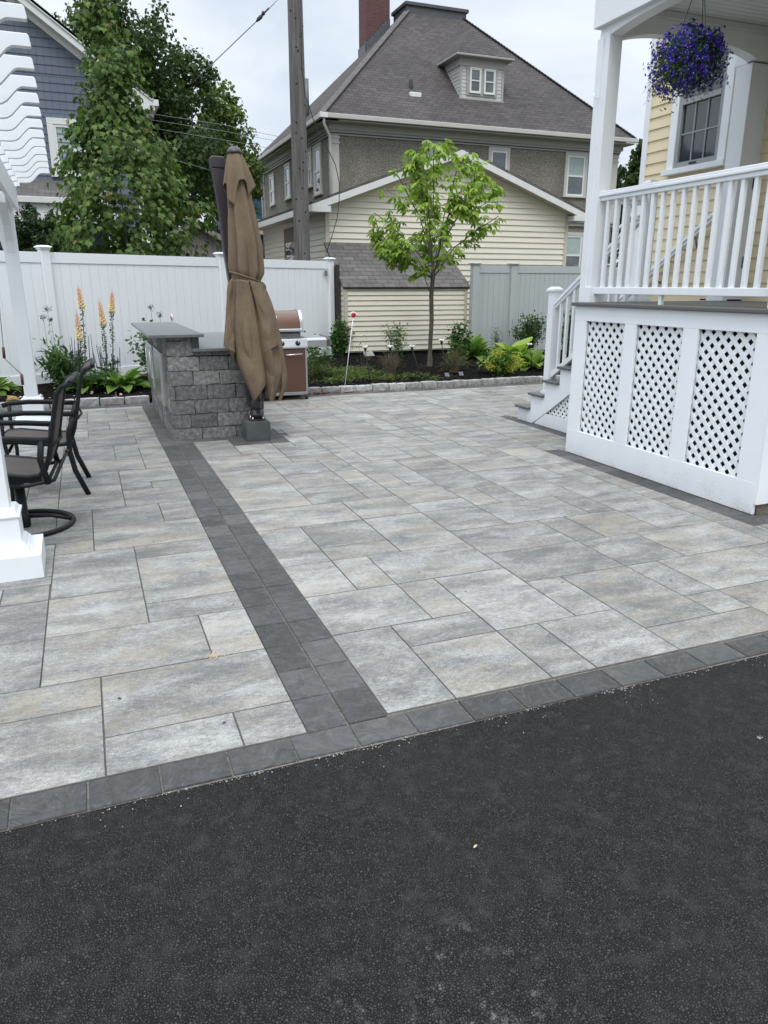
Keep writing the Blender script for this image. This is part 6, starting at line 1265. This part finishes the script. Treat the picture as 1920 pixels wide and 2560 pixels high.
# foxgloves
bell = []; 
for k in range(6):
    a = 2*math.pi*k/6; bell.append((.18*math.cos(a), 0, .18*math.sin(a)))
for k in range(6):
    a = 2*math.pi*k/6; bell.append((.34*math.cos(a), .55, .34*math.sin(a)))
for k in range(6):
    a = 2*math.pi*k/6; bell.append((.50*math.cos(a), 1.0, .50*math.sin(a)))
BELL = (np.array(bell), np.array([(r*6+k, r*6+(k+1) % 6, (r+1)*6+(k+1) % 6, (r+1)*6+k) for r in range(2) for k in range(6)]))
POD = fan([(math.cos(a), math.sin(a), 0) for a in np.linspace(0, 2*math.pi, 7)[:-1]], (0, 0, .9)); pv2 = np.concatenate([POD[0], [(0, 0, -.9)]]); pf2 = np.concatenate([POD[1], [(len(pv2)-1, b, a) for _, a, b in POD[1]]])
for (lab, top, fl0, base, ) in (('tallest peach foxglove spike, upper left of the four against the white fence', (194, 711), (205, 765), (214, 955)), ('shortest peach foxglove spike, leftmost of the four', (190, 773), (199, 845), (208, 960)), ('peach foxglove spike second from the right of the four', (247, 745), (258, 808), (268, 962)), ('peach foxglove spike nearest the bar, rightmost of the four', (280, 722), (279, 776), (281, 958))):
    Yf = 12.0; a, f, b = at(*top, Yf), at(*fl0, Yf), at(*base, Yf); b = b.copy(); b[2] = .1; t = thing('foxglove', lab, 'flower', tuple(b), 'peach foxgloves by the white fence')
    m = MB(); mid = f; m.tube([tuple(b), tuple((b+mid)/2+np.array([.01, 0, 0])), tuple(mid), tuple((mid+a)/2), tuple(a)], [.009, .008, .006, .004, .002], 6); m.build('stem', M['stemg'], t)
    n = 46; u = np.linspace(0, .86, n)**1.0; P = f[None]+(a-f)[None]*u[:, None]; az = np.arange(n)*2.4; s = .052*(1-.78*u); D = np.stack([np.cos(az), np.sin(az), -.75+.5*u], 1); X, Y, Z = frames(D); instmesh('bells', BELL[0], BELL[1], P+D*.008, X, Y, Z, s, M['fox'], t, col4(n, np.clip(u*1.15+RNG.normal(size=n)*.12, 0, 1)))
    n = 90; u = RNG.random(n); P = f[None]+((b+(f-b)*.22)-f)[None]*u[:, None]; az = RNG.uniform(0, 6.28, n); P = P+np.stack([np.cos(az), np.sin(az), np.zeros(n)], 1)*.028; X, Y, Z = frames(RNG.normal(size=(n, 3))); instmesh('seed_pods', pv2, pf2, P, X, Y, Z, RNG.uniform(.009, .013, n), M['pod'], t)
    n = 14; u = RNG.random(n)*.3; P = b[None]+(f-b)[None]*u[:, None]; az = RNG.uniform(0, 6.28, n); D = np.stack([np.cos(az), np.sin(az), RNG.uniform(-.1, .7, n)], 1); X, Y, Z = frames(D, (0, 0, 1)); instmesh('leaves', LANCE[0]*(1.5, 1, 1), LANCE[1], P, X, Y, Z, RNG.uniform(.12, .22, n), M['plant'], t, col4(n))
sv = thing('salvia', 'clump of thin dark blue flower spikes among the foxgloves', 'flower', (.08, 11.9, .1)); m = MB(); sp = MB()
for k in range(30):
    x = RNG.uniform(-.28, .42); y = 11.85+RNG.normal()*.12; h = RNG.uniform(.40, .80); lx = RNG.normal()*.04; m.tube([(x, y, .1), (x+lx, y, .1+h)], .0028, 4, cap=False)
    n = 12; sp = MB()
    for j in range(n): z = .1+h*(.55+.45*j/n); sp.tube([(x+lx*(.55+.45*j/n), y, z-.010), (x+lx*(.55+.45*j/n), y, z), (x+lx*(.55+.45*j/n), y, z+.012)], [.003, .011*(1-.6*j/n), .003], 5, cap=False)
    sp.build('flower_spike', M['sal'], sv)
m.build('stems', M['stemg'], sv)
bush('catmint', 'low dense green mound below the dark blue flower spikes', (.10, 11.75, .1), .34, .75, 40, 1100, .045, M['plant'], LANCE, tone=1.3)
bush('garden_sprig', 'leafy dark sprigs behind the grill side shelf', (3.45, 12.0, .11), .72, .7, 14, 260, .055, M['plant'], MAPLE, stem='twig', zlo=.4)
bush('ivy', 'dark ivy clump at the right end of the white fence', (4.98, 15.22, .12), .80, .42, 20, 620, .085, M['plant'], MAPLE, tone=.8)
bush('low_conifer', 'low brownish green conifer mound right of the grill', (3.45, 11.85, .1), .34, .75, 60, 2200, .035, M['cover'], LANCE, stem='twig', tone=2.0)
bush('twiggy_shrub', 'twiggy shrub with leafy top below the red reflector', (4.72, 11.75, .11), .46, .52, 130, 420, .030, M['cover'], LANCE, stem='twig', sthick=.003, tone=1.5)
bush('twiggy_shrub', 'twiggy shrub right of the young tree trunk', (5.95, 11.8, .11), .46, .55, 130, 620, .030, M['cover'], LANCE, stem='twig', sthick=.003, tone=1.5)
bush('azalea', 'open leafy stems rising above the twigs left of the young tree trunk', (4.88, 12.0, .11), .98, .42, 9, 480, .065, M['plant'], LANCE, stem='twig', zlo=.52, tone=.9)
bush('azalea', 'open leafy stems rising above the twigs right of the young tree trunk', (6.15, 12.1, .11), .92, .50, 10, 460, .062, M['plant'], MAPLE, stem='twig', zlo=.58, tone=.9)
bush('azalea', 'single thin sprig with few leaves left of the twiggy shrub', (4.35, 12.0, .11), .72, .22, 3, 40, .055, M['plant'], LANCE, stem='twig', zlo=.6)
bush('boxwood', 'dense glossy dark green shrub against the gray fence', (9.15, 14.5, .12), .92, .95, 50, 1700, .07, M['plant'], LEAF, tone=1.4)
bush('small_conifer', 'little upright gray green conifer beside the gray fence post', (8.45, 14.7, .12), .62, .2, 14, 500, .035, M['arbor'], LANCE, tone=.7)
bush('boxwood', 'leafy shrub seen through the stair balusters', (9.3, 13.2, .12), 1.0, .9, 40, 1300, .07, M['plant'], LEAF, tone=1.2)
bush('lady_mantle', 'frothy yellow green lady\'s mantle beside the granite kerb', (6.70, 11.5, .11), .32, .72, 60, 700, .085, M['hostag'], MAPLE, tone=1.5)
n = 1500; c = np.array([6.70, 11.47, .36]); P = np.stack([c[0]+RNG.normal(size=n)*.24, c[1]+RNG.normal(size=n)*.15, np.zeros(n)], 1); ct = np.array([(6.45, 11.4, .25), (6.62, 11.5, .44), (6.95, 11.45, .36), (6.78, 11.3, .22), (6.95, 11.3, .28), (6.72, 11.55, .40)]); P = ct[RNG.integers(6, size=n)]+RNG.normal(size=(n, 3))*(.06, .05, .045); X, Y, Z = frames(RNG.normal(size=(n, 3)))
lm = thing('lady_mantle_flowers', 'frothy yellow flower sprays over the lady\'s mantle leaves', 'flowers', (6.7, 11.5, .3)); instmesh('sprays', quad, qf, P, X, Y, Z, RNG.uniform(.010, .020, n), M['chart'], lm, col4(n))
# creeping ground cover in patches
n = 5200; pc = np.array([(3.7, 12.3), (4.05, 12.2), (4.35, 12.05), (3.95, 11.7), (4.6, 11.5), (5.3, 11.2), (5.0, 11.6), (6.45, 12.6), (4.3, 12.6), (3.6, 11.4)]); pw = np.array([3, 4, 4, 3, 1.2, .5, .8, .6, 2, 1]); pw = pw/pw.sum(); ii = RNG.choice(len(pc), n, p=pw); xy = pc[ii]+RNG.normal(size=(n, 2))*(.20, .10); P = np.array([(a, b, bedz(a, b)+.02+RNG.random()*.05) for a, b in xy]); X, Y, Z = frames(RNG.normal(size=(n, 3))*(1, 1, .3)+np.array([0, 0, .25]), (0, 0, 1))
tag(instmesh('creeping_juniper', LANCE[0]*(.8, 1, 1), LANCE[1], P, X, Y, Z, RNG.uniform(.03, .07, n), M['cover'], None, col4(n, None, .8)), 'creeping yellow green ground cover over the mulch right of the grill', 'ground cover', kind='stuff')
# dry twigs on the mulch
m = MB()
for k in range(70):
    x = RNG.uniform(3.4, 7.2); y = RNG.uniform(11.05, 12.8); z = bedz(x, y)+.02; a = RNG.uniform(0, 3.14); L = RNG.uniform(.08, .3); m.tube([(x, y, z), (x+L*.5*math.cos(a), y+L*.5*math.sin(a)*.5, z+.02), (x+L*math.cos(a), y+L*math.sin(a)*.6, z)], .0022, 4, cap=False)
tag(m.build('dry_twigs', M['twig']), 'thin dry twigs lying over the mulch', 'twigs', kind='stuff')
# ================================================================== small things in the bed
def marker(lab, base, top, face):
    b, t_ = np.array(base, float), np.array(top, float); o = thing('driveway_marker', lab, 'reflector', tuple(b)); m = MB(); m.tube([tuple(b-np.array([0, 0, .04])), tuple(t_)], .0055, 8); m.build('rod', M['whitepl'], o)
    up = Vector(t_-b).normalized(); A = Vector(face).normalized(); m = MB(); rot = A.to_track_quat('Z', 'Y').to_matrix().to_4x4(); m.T = Matrix.Translation(Vector(t_)+up*.035) @ rot; m.lathe([(.0, -.008), (.046, -.008), (.048, 0), (.046, .008), (0, .008)], (0, 0, 0), 28); d = m.build('reflector_body', M['whitepl'], o)
    m = MB(); m.T = Matrix.Translation(Vector(t_)+up*.035) @ rot; m.lathe([(.0, .0085), (.037, .0085), (.036, .012), (0, .013)], (0, 0, 0), 28); m.lathe([(0, -.013), (.036, -.012), (.037, -.0085), (0, -.0085)], (0, 0, 0), 28); m.build('red_lens', M['redpl'], d)
b = atz(861, 966, .09); marker('red round reflector on a leaning white rod before the cream shed', (b[0], b[1], .08), tuple(at(883, 793, b[1]+.05)), (-.3, -1, .05))
marker('small reflector on a rod standing behind the raised bar top', (1.15, 11.45, .08), tuple(at(430, 800, 11.45)), (-1, -.05, 0))
for i, (hx, hy, bx_, by_, lab) in enumerate(((913, 870, 925, 950, 'leftmost solar firefly light with white bulbs near the red reflector'), (975, 869, 993, 958, 'solar firefly light with white bulbs rising through the left twiggy shrub'), (1030, 868, 1056, 952, 'leaning solar firefly light just left of the young tree trunk'), (1104, 853, 1117, 945, 'solar firefly light rising out of the right twiggy shrub'), (1324, 863, 1333, 930, 'solar firefly light beside the stair newel post'))):
    b = atz(bx_, by_, .1); t_ = at(hx, hy, b[1]); o = thing('solar_light', lab, 'garden light', (b[0], b[1], .09), 'solar firefly lights in the mulch bed'); m = MB(); m.tube([(b[0], b[1], .05), tuple((b*1+t_)/2), tuple(t_+np.array([0, 0, -.03]))], .007, 6); m.lathe([(.012, -.05), (.026, -.01), (.022, 0)], tuple(t_), 10); m.build('stake', M['rubber'], o)
    for k in range(6):
        a = k*1.05+.3*i; m = MB(); e = t_+np.array([.034*math.cos(a), .03*math.sin(a), .014+.010*(k % 2)]); m.tube([tuple(t_+np.array([0, 0, -.01])), tuple(e)], .0015, 4); m.lathe([(0, -.015), (.012, -.009), (.0155, 0), (.011, .010), (0, .014)], tuple(e), 9); m.build('bulb', M['bulbglass'], o)
for lab, (x, y) in (('small square solar panel on a stake, left one near the kerb', (1117, 937)), ('small square solar panel on a stake, right one near the kerb', (1152, 934))):
    b = atz(x, y+12, .08); o = thing('solar_charger', lab, 'solar panel', (b[0], b[1], .08)); m = MB(); m.tube([(b[0], b[1], .03), (b[0], b[1]+.01, .13)], .006, 6); m.build('stake', M['rubber'], o)
    m = MB(); m.T = Matrix.Translation((b[0], b[1], .155)) @ Matrix.Rotation(R(48), 4, 'X'); m.box(-.042, .042, -.042, .042, -.008, .008); p = m.build('housing', M['rubber'], o, bevel=.003)
    m = MB(); m.T = Matrix.Translation((b[0], b[1], .155)) @ Matrix.Rotation(R(48), 4, 'X')
    for (u, v) in ((-1, -1), (-1, 1), (1, -1), (1, 1)): m.box(u*.019-.0165, u*.019+.0165, v*.019-.0165, v*.019+.0165, .0085, .0095)
    m.build('cells', M['panel'], p)
m = MB(); rough_block(m, -1.10, -.95, 11.15, 11.27, .05, .135, .02, .042, 8, 8, 6, 3); tag(m.build('yellow_rock', M['rockm']), 'rounded yellowish rock in the mulch at the left edge', 'rock')
m = MB(); m.T = Matrix.Translation((5.55, 15.05, .16)) @ Matrix.Rotation(R(8), 4, 'Z') @ Matrix.Rotation(R(35), 4, 'X'); m.box(-.11, .11, -.08, .08, 0, .03); tag(m.build('loose_paver', M['housetrim'], None, bevel=.008), 'loose beige slab leaning in the dark gap under the shed', 'slab')
# leaf litter along the kerb and crumbs on the paving
def litter(name, lab, pts, s0, s1, mat, cat):
    P = np.array(pts); n = len(P); X, Y, Z = frames(RNG.normal(size=(n, 3))*(1, 1, .12), (0, 0, 1)); return tag(instmesh(name, LEAF[0]*(1, 1, 1.5), LEAF[1], P, X, Y, Z, RNG.uniform(s0, s1, n), mat, None), lab, cat, kind='stuff')
litter('dry_leaf_litter', 'reddish dry leaf litter gathered at the foot of the kerb', [(RNG.normal()*.11+3.18, 10.74+abs(RNG.normal())*.03, .008+RNG.random()*.02) for _ in range(90)]+[(RNG.normal()*.12+3.75, 10.765+RNG.random()*.03, .008) for _ in range(40)]+[(RNG.normal()*.07+.25, 10.76+RNG.random()*.03, .008) for _ in range(26)]+[(RNG.uniform(3, 7), 10.77+RNG.random()*.02, .006) for _ in range(40)], .02, .05, M['redleaf'], 'leaves')
litter('dark_crumbs', 'tiny dark crumbs and seeds scattered over the paving', [(RNG.uniform(-.5, 4), RNG.uniform(2.3, 9), .006) for _ in range(40)], .008, .02, M['dark'], 'debris')
q = atz(1188, 2118, -.005); m = MB(); m.T = Matrix.Translation((q[0], q[1], -.001)) @ Matrix.Rotation(R(30), 4, 'Z'); m.lathe([(0, -.002), (.004, 0), (.0, .0035)], (0, 0, 0), 10, sx=2.6); tag(m.build('wood_chip', M['tan']), 'small tan wood chip lying on the asphalt', 'debris')
q = atz(1900, 1850, -.005); m = MB()
for k in range(4): a = k*.9; m.tube([(q[0], q[1], .0), (q[0]+.013*math.cos(a), q[1]+.013*math.sin(a), .005)], .0006, 4)
tag(m.build('seed_fluff', M['whitepl']), 'tiny white seed fluff on the asphalt near the right edge', 'debris')
P = [(.375+RNG.normal()*.018, 3.035+RNG.normal()*.014, .002+RNG.random()*.003) for _ in range(160)]; X, Y, Z = frames(RNG.normal(size=(160, 3))); tag(instmesh('sand_spill', tet, tf, np.array(P), X, Y, Z, RNG.uniform(.001, .003, 160), M['tan']), 'little spill of tan sand on a paver joint in the left field', 'sand', kind='stuff')
# ================================================================== light
w = bpy.data.worlds.new('World'); SC.world = w; w.use_nodes = True; nt = w.node_tree; nt.nodes.clear(); g = N(nt)
out = g.n('OutputWorld'); sky = g.n('TexSky'); sky.sky_type = 'NISHITA'; sky.sun_disc = False; SE, SA = R(58), R(205)
sky.sun_elevation = SE; sky.sun_rotation = SA; sky.air_density = 1.2; sky.dust_density = 3; b1 = g.n('Background'); g.l(sky.outputs[0], b1.inputs[0]); b1.inputs[1].default_value = .06
tc = g.coord('Generated'); z = g.sep(tc)[2]; v = g.mapping(tc, (1.6, 1.6, 3.2)); n1 = g.noise(v, 1.9, 7, .55, .3); 
cloud = g.ramp(n1, [(.34, (.57, .645, .745)), (.46, (.66, .73, .815)), (.58, (.76, .815, .88)), (.70, (.82, .86, .905))])
gain = g.math('ADD', 1.0, g.math('MULTIPLY', g.math('POWER', g.math('MAXIMUM', g.math('SUBTRACT', z, .30), 0), 1.0), SKYG if 'SKYG' in globals() else 3.1))
b2 = g.n('Background'); g.l(cloud, b2.inputs[0]); g.l(gain, b2.inputs[1]); ms = g.n('MixShader'); ms.inputs[0].default_value = .93; g.l(b1.outputs[0], ms.inputs[1]); g.l(b2.outputs[0], ms.inputs[2]); g.l(ms.outputs[0], out.inputs[0])
sl_ = bpy.data.lights.new('sun', 'SUN'); sl_.energy = 1.3; sl_.angle = R(22); sl_.color = (1, .97, .93); so = bpy.data.objects.new('sun', sl_); COL.objects.link(so)
sd = Vector((math.sin(SA)*math.cos(SE), math.cos(SA)*math.cos(SE), math.sin(SE))); so.rotation_euler = sd.to_track_quat('Z', 'Y').to_euler(); so.location = (0, 0, 30)
SC.view_settings.view_transform = 'Standard'; SC.view_settings.look = 'None'; SC.view_settings.gamma = 1; SC.view_settings.use_curve_mapping = False; SC.view_settings.exposure = 0.33
SC.cycles.max_bounces = 6; SC.cycles.transparent_max_bounces = 8
